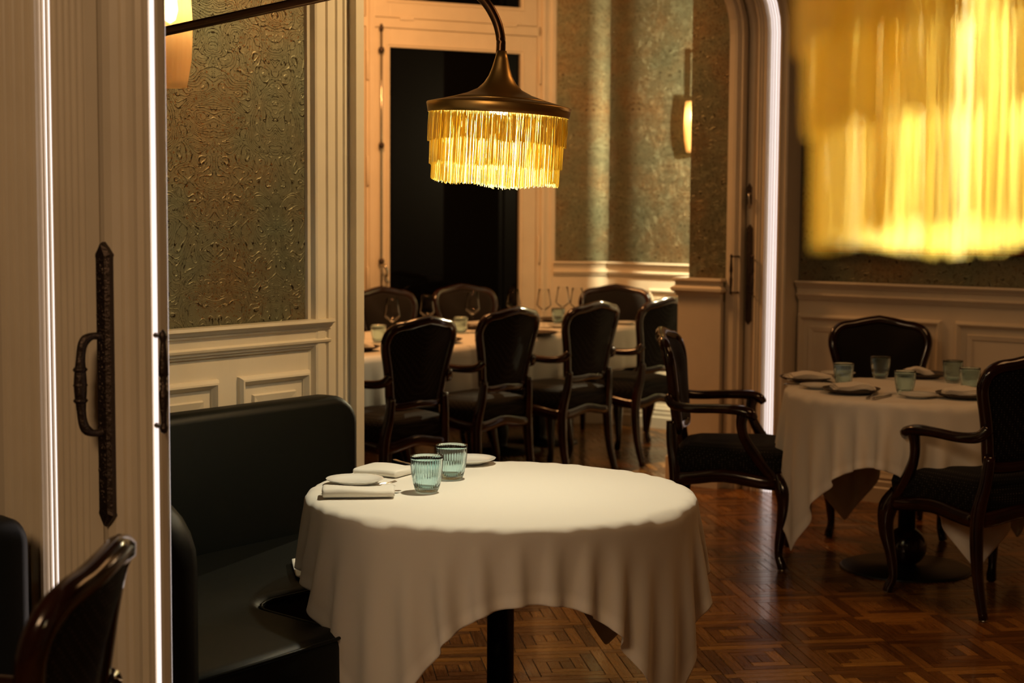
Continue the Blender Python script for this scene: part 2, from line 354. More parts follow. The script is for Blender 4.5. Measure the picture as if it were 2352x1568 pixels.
# W1 : left papered wall, room side +x, wall face x=-3.83
w1=S(MB().box2((-4.12,2.1,0),(-3.86,4.05,3.4)).build('wall_left','plaster'))
paper_wall('wallpaper',(-3.83,2.25),(-3.83,3.96),(1,0),1.0,3.4,.03,w1)
wainscot(w1,(-3.85,2.25,0),(-3.85,3.965,0),(1,0,0),.03,[(.66-.52,1.27-.02,.30,.952),(1.334,1.655,.30,.952)],ends=(0,.02))
# casing of the opening on the left wall : fluted
def plan_trim(name,pts,z0,z1,parent=None,material='paint',kind=True):
    o=MB().prism(pts,z0,z1).build(name,material,parent)
    if kind and parent is None: S(o)
    return o
cx=-3.83
prof=[(cx,3.902),(cx+.010,3.905),(cx+.014,3.914),(cx+.030,3.921),(cx+.034,3.928),(cx+.034,3.962),(cx+.028,3.966),(cx+.028,3.972),(cx+.036,3.976),(cx+.036,4.006),(cx+.030,4.010),(cx+.030,4.016),(cx+.038,4.020),(cx+.038,4.044),(cx+.045,4.048),(cx+.045,4.066),(cx-.28,4.066),(cx-.28,3.95)]
S(MB().prism(prof,0,3.4).build('trim_1','paint'))
d1=S(MB().box2((-4.09,4.068,.01),(-3.752,4.106,3.0)).build('door_1','paint'))
b=MB(); b.box2((-3.99,4.106,.86),(-3.955,4.112,1.44)); b.build('door_plate','iron',d1)
b=MB(); b.sweep(catmull([(-3.97,4.108,1.25),(-3.975,4.15,1.245),(-3.975,4.152,1.15),(-3.975,4.15,1.055),(-3.97,4.108,1.05)],5),[.007],8); b.build('door_handle','iron',d1)
# lintel above the wide opening
S(MB().box2((-4.12,4.05,2.95),(-3.86,7.7,3.4)).build('wall_lintel','plaster'))
# W3 : back wall, room side -y, face y=7.744
w3=S(MB().box2((-4.05,7.774,0),(2.3,8.0,3.4)).build('wall_back','plaster'))
paper_wall('wallpaper',(-3.99,7.744),(2.2,7.744),(0,-1),1.0,3.4,.03,w3)
pan=[(-3.99+3.99,-3.197+3.99,.30,.946)]+[(.861+k*.86,.861+k*.86+.79,.30,.946) for k in range(5)]
wainscot(w3,(-3.99,7.764,0),(2.2,7.764,0),(0,-1,0),.03,pan)
# mirror on the back wall
mir=empty('wall_mirror',(-3.90,7.744,1.27)); tag(mir,'large wall mirror in a beaded gilt frame above the panelling','mirror')
b=MB(); b.box2((.03,-.012,.03),(2.85,-.004,1.75)); b.build('mirror_glass','mirror',mir)
b=MB(); panel_frame(b,(0,0,0),(1,0,0),(0,-1,0),0,2.88,0,1.78,[(0,0),(.030,.002),(.034,.010),(.024,.016),(.020,.030),(.012,.036),(0,.036)]); b.build('gilt_frame','gilt',mir)
b=MB()
for k in range(150):
    x=.006+k*.0192; b.lathe([(0,-.0072),(.005,-.004),(.0062,0),(.005,.004),(0,.0072)],6,(x,-.033,.013))
bo=b.build('frame_beads','gilt',mir); bo['kind']='stuff'
# pier at the far side of the opening
pier=S(MB().box2((-4.575,7.63,0),(-4.33,7.95,3.4)).build('wall_pier','plaster'))
paper_wall('wallpaper',(-4.58,7.60),(-4.34,7.60),(0,-1),1.0,3.4,.03,pier)
b=MB(); b.box2((-4.63,7.572,0),(-4.365,7.66,1.05)); b.build('wainscot_board','paint',pier)
def wrap(mb,prof,xl,xr,yf,yb):
    P=[];k=len(prof)
    for (x,y,dx,dy) in((xl,yb,-1,0),(xl,yf,-1,-1),(xr,yf,1,-1),(xr,yb,1,0)):
        for pr,z in prof: P.append((x+dx*pr,y+dy*pr,z))
    F=[]
    for c in range(3):
        for i in range(k): F.append((c*k+i,(c+1)*k+i,(c+1)*k+(i+1)%k,c*k+(i+1)%k))
    F+=[tuple(range(k)),tuple(range(4*k-1,3*k-1,-1))]
    mb.add(P,F)
b=MB(); wrap(b,[(-.03,1.12),(.022,1.12),(.026,1.108),(.012,1.098),(.012,1.080),(.030,1.066),(.030,1.052),(.012,1.040),(.006,1.022),(-.03,1.018)],-4.63,-4.375,7.572,7.9); b.build('chair_rail','paint',pier)
b=MB(); wrap(b,[(-.03,0),(.040,0),(.040,.145),(.032,.155),(.028,.20),(.016,.222),(.014,.250),(0,.262),(-.03,.262)],-4.63,-4.385,7.572,7.9); b.build('plinth','paint',pier)
# far jamb of the wide opening, swept up into the arch. polygons in plan (x,y); bend moves -y with height
def arch_sweep(mb,poly,z1=2.40,rad=.42,steps=8):
    n=len(poly); rows=[]
    ar=sum(poly[i][0]*poly[(i+1)%n][1]-poly[(i+1)%n][0]*poly[i][1] for i in range(n))
    if ar<0: poly=poly[::-1]
    zs=[(0.0,0.0),(z1,0.0)]+[(z1+rad*math.sin(R(80)*k/steps),rad*(1-math.cos(R(80)*k/steps))) for k in range(1,steps+1)]
    P=[(x-.35*o_,y-o_,z) for z,o_ in zs for x,y in poly]
    F=[]
    for r_ in range(len(zs)-1):
        for i in range(n): F.append((r_*n+i,r_*n+(i+1)%n,(r_+1)*n+(i+1)%n,(r_+1)*n+i))
    F+=[tuple(range(n-1,-1,-1)),tuple(range((len(zs)-1)*n,len(zs)*n))]
    mb.add(P,F)
jamb=MB()
arch_sweep(jamb,[(-4.352,7.80),(-4.352,7.600),(-4.318,7.594),(-4.300,7.594),(-4.290,7.606),(-4.280,7.606),(-4.276,7.598),(-4.266,7.598),(-4.266,7.80)])
S(jamb.build('trim_2','paint'))
d2=MB(); 
seg=[(-4.262,7.80)]+[(-4.232-.028*math.cos(R(a)),7.655-.028*math.sin(R(a))) for a in range(0,181,20)]+[(-4.204,7.80)]
arch_sweep(d2,seg); d2=S(d2.build('door_2','paint'))
S(MB().box2((-4.206,7.69,0),(-4.186,7.80,2.9)).build('trim_3','dark'))
j=MB(); arch_sweep(j,[(-4.188,7.80),(-4.188,7.61),(-4.176,7.604),(-4.168,7.61),(-4.160,7.604),(-4.150,7.61),(-4.140,7.604),(-4.130,7.604),(-4.127,7.63),(-4.127,7.80)]); S(j.build('trim_4','paint'))
glow_trim=MB(); arch_sweep(glow_trim,[(-4.126,7.78),(-4.126,7.628),(-4.060,7.628),(-4.060,7.78)]); glow_trim=glow_trim.build('led_strip','led')  # jamb moulding whose bright light is put in as emission
tag(glow_trim,'tall white light strip glowing in the far door jamb','light')
rib=MB()
for x in(-4.124,-4.112,-4.098,-4.082): arch_sweep(rib,[(x,7.63),(x,7.624),(x+.002,7.622),(x+.005,7.63)])
rib.build('ribbed_cover','paint',glow_trim)
j=MB(); arch_sweep(j,[(-4.059,7.80),(-4.059,7.606),(-4.047,7.600),(-4.040,7.612),(-4.032,7.606),(-4.024,7.612),(-4.016,7.606),(-4.006,7.612),(-4.003,7.80)]); S(j.build('trim_5','paint'))
S(MB().box2((-4.35,7.81,0),(-4.06,8.0,3.4)).build('wall_behind_jamb','dark'))
# ornate espagnolette plates and bar handles
def plate_bm(w,h,t):
    """vertical ornate plate facing -y, centre at origin"""
    b=MB(); hw=w/2
    out=[(-hw,-h/2+.03),(-hw*1.1,-h/2+.024),(-hw*.6,-h/2+.012),(0,-h/2-.0),(hw*.6,-h/2+.012),(hw*1.1,-h/2+.024),(hw,-h/2+.03),(hw,h/2-.03),(hw*1.1,h/2-.024),(hw*.6,h/2-.012),(0,h/2),(-hw*.6,h/2-.012),(-hw*1.1,h/2-.024),(-hw,h/2-.03)]
    n=len(out); P=[(x,0,z) for x,z in out]+[(x,-t*.6,z) for x,z in out]+[(x*.62,-t,z*.985) for x,z in out]
    F=[]
    for r_ in range(2):
        for i in range(n): F.append((r_*n+i,r_*n+(i+1)%n,(r_+1)*n+(i+1)%n,(r_+1)*n+i))
    F.append(tuple(range(2*n,3*n))); b.add(P,F)
    rs=random.Random(int(h*1000))
    for k in range(int(h/.0035)):
        z=rs.uniform(-h/2+.03,h/2-.03); e=rs.uniform(.0018,.0042)
        b.lathe([(0,-1),(.8,-.5),(1,0),(.8,.5),(0,1)],6,(rs.uniform(-hw*.5,hw*.5),-t*.97,z),M4=Matrix.Diagonal((e,e*.6,e*rs.uniform(.8,2))))
    return b
def turned(L,r):
    h=L/2
    return [(0,-h-.012),(r*1.0,-h-.008),(r*1.3,-h),(r*.9,-h+.008),(r*1.0,-h+.02),(r*1.35,-h*.45),(r*1.5,-h*.22),(r*.9,-h*.14),(r*1.25,-h*.07),(r*.7,-.004),(r*1.25,h*.02),(r*.9,h*.09),(r*1.55,h*.16),(r*1.45,h*.34),(r*.95,h*.8),(r*.85,h-.01),(r*1.3,h),(r*1.1,h+.008),(0,h+.014)]
def handle(parent,base,dirv,L,reach,r=.006):
    """vertical turned grip held off its base by two stems"""
    b=MB(); base=Vector(base); d=Vector(dirv).normalized(); c=base+d*reach
    b.lathe(turned(L,r),14,c)
    for s_ in(-1,1):
        q=Vector((0,0,s_*L/2)); b.sweep([base+q,base+q+d*reach*.5,c+q],[r*.9,r*.6,r*.8],8)
    return b.build('door_handle','iron',parent)
pl=plate_bm(.034,.53,.012).build('door_plate','iron',d2); pl.location=(-4.226,7.627,1.145)
p2=plate_bm(.026,.13,.010).build('latch_plate','iron',d2); p2.location=(-4.232,7.627,1.56)
b=MB(); b.sweep(catmull([(-4.222,7.62,1.57),(-4.215,7.585,1.565),(-4.212,7.585,1.53),(-4.214,7.59,1.50)],4),[.006,.008,.007,.004][:1],8); b.build('latch_knob','nickel',d2)
handle(d2,(-4.218,7.618,1.145),(.72,-.69,0),.19,.046)
handle(d2,(-4.272,7.60,1.145),(-.62,-.78,0),.19,.046)
# W0 : the near partition whose jamb fills the left of the frame
w0=S(MB().box2((-6.1,2.10,0),(-2.72,2.26,3.4)).build('wall_partition','plaster'))
S(MB().box2((-.25,2.10,0),(2.3,2.26,3.4)).build('wall_partition_right','plaster'))
S(MB().box2((-2.72,2.10,2.9),(-.25,2.26,3.4)).build('wall_partition_header','plaster'))
def flutes(x0,x1,y,n,depth):
    pts=[]; w=(x1-x0)/n
    for k in range(n):
        a=x0+k*w; pts+=[(a+w*.06,y),(a+w*.22,y+depth*.8),(a+w*.42,y+depth),(a+w*.62,y+depth*.8),(a+w*.80,y),(a+w*.93,y-depth*.3)]
    return pts
H0=3.2
S(MB().prism([(-3.6,2.12),(-3.6,2.075),(-2.90,2.075),(-2.895,2.062)]+flutes(-2.89,-2.765,2.05,4,.010)+[(-2.762,2.05),(-2.760,2.12)],0,H0).build('trim_6','paint'))
l1=MB().box2((-2.760,2.066,0),(-2.702,2.11,H0)).build('led_strip','led'); tag(l1,'wide fluted white light strip in the near jamb at far left','light')  # fluted casing moulding, the light falling on it is emission
rb=MB()
for x in(-2.757,-2.742,-2.727,-2.712): rb.prism([(x,2.067),(x,2.062),(x+.0025,2.060),(x+.005,2.062),(x+.005,2.067)],0,H0)
rb.build('ribbed_cover','paint',l1)
S(MB().prism([(-2.701,2.12),(-2.701,2.045)]+flutes(-2.70,-2.60,2.046,5,.004)+[(-2.598,2.046),(-2.571,2.052),(-2.571,2.12)],0,H0).build('trim_7','paint'))
S(MB().box2((-2.572,2.075,0),(-2.560,2.12,H0)).build('trim_8','dark'))
d3=MB(); d3.prism([(-2.562,2.115),(-2.562,2.052),(-2.555,2.043),(-2.535,2.036),(-2.515,2.038),(-2.50,2.046),(-2.496,2.052),(-2.490,2.046),(-2.484,2.052),(-2.470,2.054),(-2.455,2.050),(-2.445,2.056),(-2.430,2.050),(-2.418,2.050),(-2.418,2.09),(-2.52,2.115)],0,H0); d3=S(d3.build('door_3','paint'))
l2=MB().prism([(-2.416,2.09),(-2.416,2.052),(-2.397,2.049),(-2.397,2.072)],0,H0).build('led_strip','led'); tag(l2,'narrow white light strip along the near door edge beside a turned handle','light')  # door edge moulding, lit look put in as emission
S(MB().prism([(-2.396,2.072),(-2.396,2.046),(-2.385,2.044),(-2.383,2.056)],0,H0).build('trim_9','paint'))
pl=plate_bm(.040,.555,.016).build('door_plate','iron',d3); pl.location=(-2.533,2.038,1.148)
b=MB(); b.sweep(catmull([(-2.533,2.03,1.243),(-2.545,2.006,1.243),(-2.553,1.992,1.222),(-2.555,1.989,1.15),(-2.553,1.992,1.078),(-2.545,2.006,1.057),(-2.533,2.03,1.057)],5),lerp_r([(.009,.009),(.007,.007),(.010,.010),(.009,.009),(.013,.013),(.009,.009),(.010,.010),(.007,.007),(.009,.009)],1,31),12)
for z in(1.12,1.15,1.18): b.lathe([(0,-.006),(.011,-.005),(.0145,0),(.011,.005),(0,.006)],12,(-2.555,1.989,z))
b.build('door_handle','iron',d3)
handle(d3,(-2.406,2.050,1.165),(.93,-.36,0),.172,.040,.0062)
# ------------------------------------------------------------------ far room : window wall with french windows, two papered bays
A=Vector((-6.66,9.15,0)); an=R(25.5); DX=Vector((math.sin(an),math.cos(an),0)); NR=Vector((DX.y,-DX.x,0))
rzw=math.atan2(DX.y,DX.x)
win=S(empty('window_1',A,rzw))        # local x along the wall (to the right), local -y into the room
def wb(name,x0,x1,y0,y1,z0,z1,material='paint',parent=win,bev=.003):
    return MB().box2((x0,y0,z0),(x1,y1,z1)).build(name,material,parent,bevel=bev)
wb('wall_below',-3.4,-2.60,.0,.12,0,3.4)
wb('reveal',-.055,.03,-.01,.12,0,3.4)
b=MB()
b.prism([(-.06,.02),(-.06,-.030),(-.045,-.036),(-.03,-.036),(-.024,-.028),(.0,-.030),(.012,-.042),(.035,-.046),(.05,-.040),(.058,-.02),(.077,-.012),(.077,.02)],0,3.4); b.build('window_casing','paint',win)
wb('frame_post',-.085,-.058,-.012,.08,0,3.4); wb('mullion',-1.345,-1.282,-.014,.08,0,3.4)
b=MB(); b.prism([(-1.33,-.012),(-1.325,-.026),(-1.300,-.026),(-1.295,-.012)],0,3.4); b.build('mullion_bead','paint',win)
wb('transom',-2.6,-.058,-.012,.08,2.648,2.712)
wb('frame_post',-2.62,-2.58,-.012,.08,0,3.4)
def sash(name,x0,x1,z0,z1,gx0,gx1,gz0,gz1):
    s=wb(name,x0,gx0,-.004,.05,z0,z1,parent=win)
    for a in[(gx1,x1,z0,z1),(gx0,gx1,z0,gz0),(gx0,gx1,gz1,z1)]:
        if a[1]-a[0]>.004 and a[3]-a[2]>.004: wb('sash_rail',a[0],a[1],-.004,.05,a[2],a[3],parent=s)
    b=MB(); panel_frame(b,(0,0.0,0),(1,0,0),(0,-1,0),gx0-.022,gx1+.022,gz0-.022,gz1+.022,[(-.03,0),(.010,.0),(.010,.006),(.004,.010),(-.004,.022),(-.03,.022)]); b.build('glazing_bead','paint',s)
    wb('pane',gx0-.005,gx1+.005,.026,.032,gz0-.005,gz1+.005,'pane',s,0)
    return s
sash('window_sash',-1.279,-.088,.03,2.645,-1.174,-.211,.30,2.524)
sash('window_sash',-2.577,-1.348,.03,2.645,-2.46,-1.463,.30,2.524)
sash('upper_sash',-1.279,-.088,2.716,3.4,-1.174,-.211,2.834,3.3)
sash('upper_sash',-2.577,-1.348,2.716,3.4,-2.46,-1.463,2.834,3.3)
# espagnolette rod with knob, guide and lever
b=MB(); b.sweep([(-1.245,-.030,z) for z in(.45,1.2,2.0,2.668)],[.0075],10); rod=b.build('espagnolette_rod','nickel',win)
for z,rr in((2.64,.014),(2.50,.020),(1.885,.019),(1.13,.019)):
    MB().lathe([(0,-.022),(rr*.7,-.018),(rr,-.006),(rr,.006),(rr*.7,.018),(0,.022)],14,(-1.245,-.030,z)).build('rod_guide','iron',rod)
b=MB(); b.sweep(catmull([(-1.245,-.035,1.11),(-1.235,-.07,1.10),(-1.225,-.08,1.06),(-1.232,-.07,1.02),(-1.215,-.075,.99)],5),[.010],10); b.build('window_handle','nickel',rod)
for zc,x in((2.40,-1.338),(1.72,-1.338),(1.0,-1.338),(2.42,-.072),(1.2,-.072)):
    MB().lathe([(0,-.10),(.006,-.095),(.009,-.09),(.009,.09),(.006,.095),(0,.10)],10,(x,-.022,zc)).build('hinge','paint',win)
for x in(-1.06,-.30): MB().box2((x-.05,-.022,2.70),(x+.05,-.012,2.722)).build('vent_catch','paint',win,bevel=.003)
# facet P and wall Q
P0=Vector((-6.63,9.19,0)); P1=Vector((-6.33,9.42,0)); axp=(P1-P0).normalized(); npn=Vector((axp.y,-axp.x,0))
wp=S(MB().prism([tuple(p[:2]) for p in(P0,P1,P1-npn*.15,P0-npn*.15)],0,3.4).build('wall_bay','plaster'))
paper_wall('wallpaper',(P0+npn*.03)[:2],(P1+npn*.03)[:2],npn[:2],1.0,3.4,.03,wp)
wainscot(wp,P0+npn*.01,P1+npn*.01,npn,.03)
wq=S(MB().box2((-6.36,9.43,0),(-4.1,9.6,3.4)).build('wall_far','plaster'))
paper_wall('wallpaper',(-6.33,9.40),(-4.3,9.40),(0,-1),1.0,3.4,.03,wq)
wainscot(wq,(-6.32,9.42,0),(-4.3,9.42,0),(0,-1,0),.03,[(.35,.95,.30,.946),(1.02,1.7,.30,.946)])
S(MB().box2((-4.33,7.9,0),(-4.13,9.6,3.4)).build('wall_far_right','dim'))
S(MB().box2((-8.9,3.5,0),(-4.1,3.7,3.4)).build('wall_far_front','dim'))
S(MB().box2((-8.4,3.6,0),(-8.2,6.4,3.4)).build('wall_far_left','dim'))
# slim unseen posts added in the far room's hidden corner to cast upright shadow bands
SP=Vector((-4.95,8.75,0))
shade_post=S(MB().box((-5.2615,8.910,1.7),(.008,.025,3.4),R(-65+90-90)).build('trim_10','dim'))
S(MB().prism([(-5.278,8.871),(-5.03,8.44),(-5.01,8.44),(-5.262,8.875)],0,3.4).build('trim_11','dim'))
# ------------------------------------------------------------------ armchairs
def pillow(mb,outline,cen,nrm,rings,smooth=True):
    """closed outline (3d) filled by shrinking rings; rings = list of (scale, height)"""
    n=len(outline); cen=Vector(cen); nrm=Vector(nrm); P=[]
    for s_,h in rings: P+=[cen+(Vector(p)-cen)*s_+nrm*h for p in outline]
    P.append(cen+nrm*rings[-1][1]); F=[]
    for r_ in range(len(rings)-1):
        for i in range(n): F.append((r_*n+i,r_*n+(i+1)%n,(r_+1)*n+(i+1)%n,(r_+1)*n+i))
    k=(len(rings)-1)*n
    for i in range(n): F.append((k+i,k+(i+1)%n,len(P)-1))
    mb.add(P,F,smooth)
def back_outline(n=48):
    half=[(0,.545),(.10,.540),(.160,.548),(.178,.59),(.192,.66),(.212,.75),(.232,.83),(.236,.875),(.222,.917),(.185,.943),(.13,.953),(.07,.967),(0,.978)]
    c=catmull([(x,0,z) for x,z in half],3); pts=[(p.x,p.z) for p in c]; pts+= [(-x,z) for x,z in pts[-2:0:-1]]
    return pts
def lean(z,x=0):  # y of the back plane at height z : raked backwards and gently hollow
    return -.205-(max(z-.45,0))*.150-.016*max(0,(z-.8)/.18)**2+ .035*(x/.24)**2
def make_chair():
    root=empty('armchair'); 
    out=back_outline(); O3=[(x,lean(z,x),z) for x,z in out]
    b=MB(); path=[Vector(p)+(Vector((-p[0],0,.76-p[2])).normalized()*.016) for p in O3]
    b.sweep(path,[(.024,.023)],8,closed=True,up=(0,1,0)); b.build('back_frame','wood',root)
    b=MB(); inn=[Vector(p)+Vector((-p[0],0,.76-p[2])).normalized()*.03 for p in O3]
    c=Vector((0,lean(.76),.76)); nr=Vector((0,1,.24)).normalized()
    pillow(b,[p for p in inn],c,nr,[(1,.004),(.96,.016),(.85,.026),(.6,.032),(.3,.034)]); b.build('backrest','backfab',root)
    b=MB(); pillow(b,[p for p in inn][::-1],c,-nr,[(1,.004),(.95,.010),(.8,.013),(.4,.014)]); b.build('back_cover','fabric',root)
    # seat
    so=[(0,.270),(.13,.275),(.215,.262),(.262,.225),(.268,.15),(.25,0),(.225,-.15),(.205,-.205),(.12,-.215),(0,-.218)]
    cc=[(p.x,p.y) for p in catmull([(x,y,0) for x,y in so],3)]; cc+=[(-x,y) for x,y in cc[-2:0:-1]]
    o3=[Vector((x,y,.415)) for x,y in cc]
    b=MB(); pillow(b,o3,(0,.02,.415),(0,0,1),[(.96,-.03),(1.0,.0),(1.015,.030),(.985,.058),(.90,.078),(.7,.092),(.4,.099),(.2,.10)]); b.build('seat','fabric',root)
    b=MB(); rp=[Vector((x*.985,y*.985,.375+.012*math.cos(4*math.atan2(y,x)))) for x,y in cc]
    b.sweep(rp,[(.018,.030)],8,closed=True); b.build('seat_frame','wood',root)
    for s_ in(-1,1):
        b=MB(); pts=catmull([(s_*.235,.225,.40),(s_*.262,.250,.34),(s_*.266,.256,.26),(s_*.250,.240,.15),(s_*.243,.232,.07),(s_*.252,.246,.025),(s_*.256,.250,.006)],4)
        b.sweep(pts,lerp_r([(.033,.035),(.038,.040),(.030,.032),(.021,.022),(.0165,.017),(.020,.021),(.020,.020)],1,len(pts)),10,up=(0,1,0)); l=b.build('leg','wood',root)
        MB().lathe([(0,0),(.012,0),(.013,.004),(.010,.008),(0,.008)],10,(s_*.256,.250,0)).build('glide','nickel',l)
        b=MB(); pts=catmull([(s_*.176,lean(.60)-.002,.60),(s_*.186,-.222,.50),(s_*.200,-.205,.40),(s_*.206,-.205,.30),(s_*.208,-.222,.15),(s_*.210,-.262,.006)],4)
        b.sweep(pts,lerp_r([(.021,.021),(.023,.025),(.027,.029),(.025,.027),(.021,.022),(.017,.018)],1,len(pts)),10,up=(0,1,0)); l=b.build('leg','wood',root)
        MB().lathe([(0,0),(.012,0),(.013,.004),(.010,.008),(0,.008)],10,(s_*.210,-.262,0)).build('glide','nickel',l)
        b=MB(); pts=catmull([(s_*.196,lean(.70)-.0,.705),(s_*.222,-.215,.672),(s_*.250,-.14,.664),(s_*.268,-.04,.668),(s_*.282,.05,.668),(s_*.286,.105,.655),(s_*.280,.128,.634)],4)
        b.sweep(pts,lerp_r([(.018,.022),(.019,.021),(.021,.020),(.024,.020),(.031,.022),(.033,.023),(.018,.014)],1,len(pts)),10); a_=b.build('armrest','wood',root)
        b=MB(); pts=catmull([(s_*.282,.080,.655),(s_*.279,.072,.61),(s_*.272,.085,.55),(s_*.264,.135,.47),(s_*.256,.19,.40),(s_*.250,.21,.375)],4)
        b.sweep(pts,lerp_r([(.025,.027),(.020,.022),(.019,.021),(.021,.025),(.025,.027),(.022,.024)],1,len(pts)),10,up=(0,1,0)); b.build('arm_support','wood',root)
    return root
proto=make_chair()
def fdir(ang): return ang-PI/2      # chair local +y is its front
def place_chair(cx_,cy_,deg,label,group=None,first=[True]):
    """cx,cy = point above which the crest of the back stands; deg = facing (0 = +x)"""
    o=proto if first[0] else copy_tree(proto); first[0]=False
    a=R(deg); f=Vector((math.cos(a),math.sin(a))); o.location=(cx_+f.x*.315,cy_+f.y*.315,0); o.rotation_euler=(0,0,a-PI/2)
    tag(o,label,'chair',group); return o
GR='armchairs around the long table'
place_chair(-3.76,5.985,25,'mahogany armchair seen side-on at left of the right-hand round table')
place_chair(-2.02,5.86,151,'dark armchair with its back to us at the right edge, dotted seat')
place_chair(-3.36,7.35,-60,'armchair behind the right-hand round table facing us before the wall panels')
place_chair(-4.93,5.86,176,'leftmost armchair with its back to us along the near side of the long table',GR)
place_chair(-5.06,6.72,177,'second armchair from the left on the near side of the long table',GR)
place_chair(-5.02,7.42,177,'third armchair from the left on the near side of the long table',GR)
place_chair(-4.98,8.09,178,'armchair on the near side of the long table, half cut off by the white pillar',GR)
place_chair(-6.98,7.78,-12,'far armchair at left beyond the long table, partly before the window post',GR)
place_chair(-6.84,8.42,-22,'far armchair beyond the long table standing wholly before the black window',GR)
place_chair(-6.06,9.12,-60,'armchair at the far head of the long table before the cream corner panels',GR)
place_chair(-1.985,1.625,217,'out-of-focus glossy armchair back in the lower left corner')
# ------------------------------------------------------------------ tablecloths : small position-based drape
def drape(a,Rt,cx,cy,ztop,ang,n=72,steps=420,seed=1,seat=False):
    rs=np.random.RandomState(seed); L=2*a; h=L/n
    g=np.linspace(-a,a,n+1); X,Y=np.meshgrid(g,g,indexing='ij'); P=np.stack([X,Y,np.full_like(X,.006)],-1)
    P[...,2]+=rs.rand(n+1,n+1)*.002
    ca,sa=math.cos(ang),math.sin(ang)
    P=np.stack([P[...,0]*ca-P[...,1]*sa,P[...,0]*sa+P[...,1]*ca,P[...,2]],-1); V=np.zeros_like(P)
    def sols(P):
        for ax,k,L0,st in((0,1,h,1),(1,1,h,1),(0,2,2*h,.03),(1,2,2*h,.03)):
            for par in range(2*k):
                if ax==0: A=P[par:-k:2*k] if par+k<=n else None; Bx=P[par+k::2*k]
                else: A=P[:,par:-k:2*k]; Bx=P[:,par+k::2*k]
                m=min(A.shape[ax],Bx.shape[ax]); 
                if ax==0: A=A[:m];Bx=Bx[:m]
                else: A=A[:,:m];Bx=Bx[:,:m]
                d=Bx-A; l=np.sqrt((d*d).sum(-1,keepdims=True))+1e-9; c=d*(1-L0/l)*.5*st
                A+=c; Bx-=c
        for (sa_,sb_) in((np.s_[:-1,:-1],np.s_[1:,1:]),(np.s_[1:,:-1],np.s_[:-1,1:])):
            A=P[sa_].copy();Bx=P[sb_].copy(); d=Bx-A; l=np.sqrt((d*d).sum(-1,keepdims=True))+1e-9; c=d*(1-h*math.sqrt(2)/l)*.5*.28
            P[sa_]+=c; P[sb_]-=c
        return P
    rr=.012
    for it in range(steps):
        V[...,2]-=9.8*.012; V*=.965; V[...,:2]+=rs.randn(n+1,n+1,2)*.004*(it<60)
        Q=P+V*.012
        for k in range(14):
            Q=sols(Q)
            r=np.sqrt((Q[...,:2]**2).sum(-1)); z=Q[...,2]
            inside=(r<Rt+.003)&(z<.003)
            qx=r-(Rt-rr); qz=z-(-rr)
            top=inside&((qx<=0)|(z>-.015)&(qx<=0)); 
            corner=(qx>0)&(qz>0); l=np.sqrt(qx**2+qz**2)
            m1=corner&(l<rr+.003); sc=np.where(m1,(rr+.003)/np.maximum(l,1e-6),1)
            nr=(Rt-rr)+qx*sc; nz=-rr+qz*sc
            side=(qz<=0)&(r<Rt+.003)&(r>Rt*.80)
            newr=np.where(m1,nr,np.where(side,Rt+.003,r)); f=newr/np.maximum(r,1e-6)
            Q[...,0]*=f;Q[...,1]*=f
            Q[...,2]=np.where(m1,nz,np.where((qx<=0)&(z<.003)&(z>-.2)&(r<Rt*.97),.003,Q[...,2]))
            if seat:
                wx=Q[...,0]+cx; wy=Q[...,1]+cy; on=(wx<-3.04)&(Q[...,2]<.470-ztop)
                dk=.470-ztop-Q[...,2]; Q[...,2]=np.where(on&(dk<.3),.470-ztop,Q[...,2])
            t=(Q[...,2]>.0)&(r<Rt-.02); Q[...,:2]=np.where(t[...,None],Q[...,:2]*.1+P[...,:2]*.9,Q[...,:2])
        V=(Q-P)/.012; P=Q
    P=P+np.array([cx,cy,ztop]); return P,n,h
def cloth_object(P,n,h,parent=None,name='tablecloth',hem=.030):
    b=MB(); v=[tuple(p) for p in P.reshape(-1,3)]; F=[]
    for i in range(n):
        for j in range(n): a=i*(n+1)+j; F.append((a,a+n+1,a+n+2,a+1))
    b.add(v,F,True); o=b.build(name,'linen',parent)
    hm=[]
    for i in range(n+1):
        for j in range(n+1):
            d=min(i,j,n-i,n-j)*h; hm.append(1.0 if d<hem else 0.0)
    at=o.data.attributes.new('hem','FLOAT','POINT'); at.data.foreach_set('value',hm)
    m=o.modifiers.new('s','SUBSURF'); m.levels=1; m.render_levels=2
    sd=o.modifiers.new('t','SOLIDIFY'); sd.thickness=.0016; sd.offset=-1
    return o
T1=(-2.605,3.385); T2=(-2.76,6.36); ZT=.748
P,n,h=drape(.675,.515,T1[0],T1[1],ZT,R(45+1.5),seed=3,seat=True); P[...,:2]+=0
c1=cloth_object(P,n,h); tag(c1,'white linen cloth over the foreground round table','tablecloth')
P,n,h=drape(.745,.515,T2[0],T2[1],ZT,R(9),seed=8); c2=cloth_object(P,n,h); tag(c2,'dim white cloth with long hanging corners on the right-hand round table','tablecloth')
def round_table(x,y,label,ball=True):
    t=empty('round_table',(x,y,0)); tag(t,label,'table')
    MB().lathe([(.0,.705),(.485,.705),(.498,.712),(.500,.727),(.494,.738),(0,.738)],64).build('tabletop','wood',t)
    MB().lathe([(0,.02),(.036,.02),(.036,.70),(.09,.712),(0,.714)],32).build('pedestal','black',t)
    MB().lathe([(0,0),(.27,0),(.272,.004),(.262,.010),(.05,.016),(.04,.02),(0,.02)],64).build('base_plate','black',t)
    if ball: MB().lathe([(.0,.015)]+[(.085*math.sin(R(a)),.095-.085*math.cos(R(a))) for a in range(10,171,10)]+[(0,.18)],32).build('pedestal_ball','wood',t)
    return t
round_table(*T1,'foreground round table on a slim black column',False); round_table(*T2,'round table at right on a column with a ball over a disc foot')
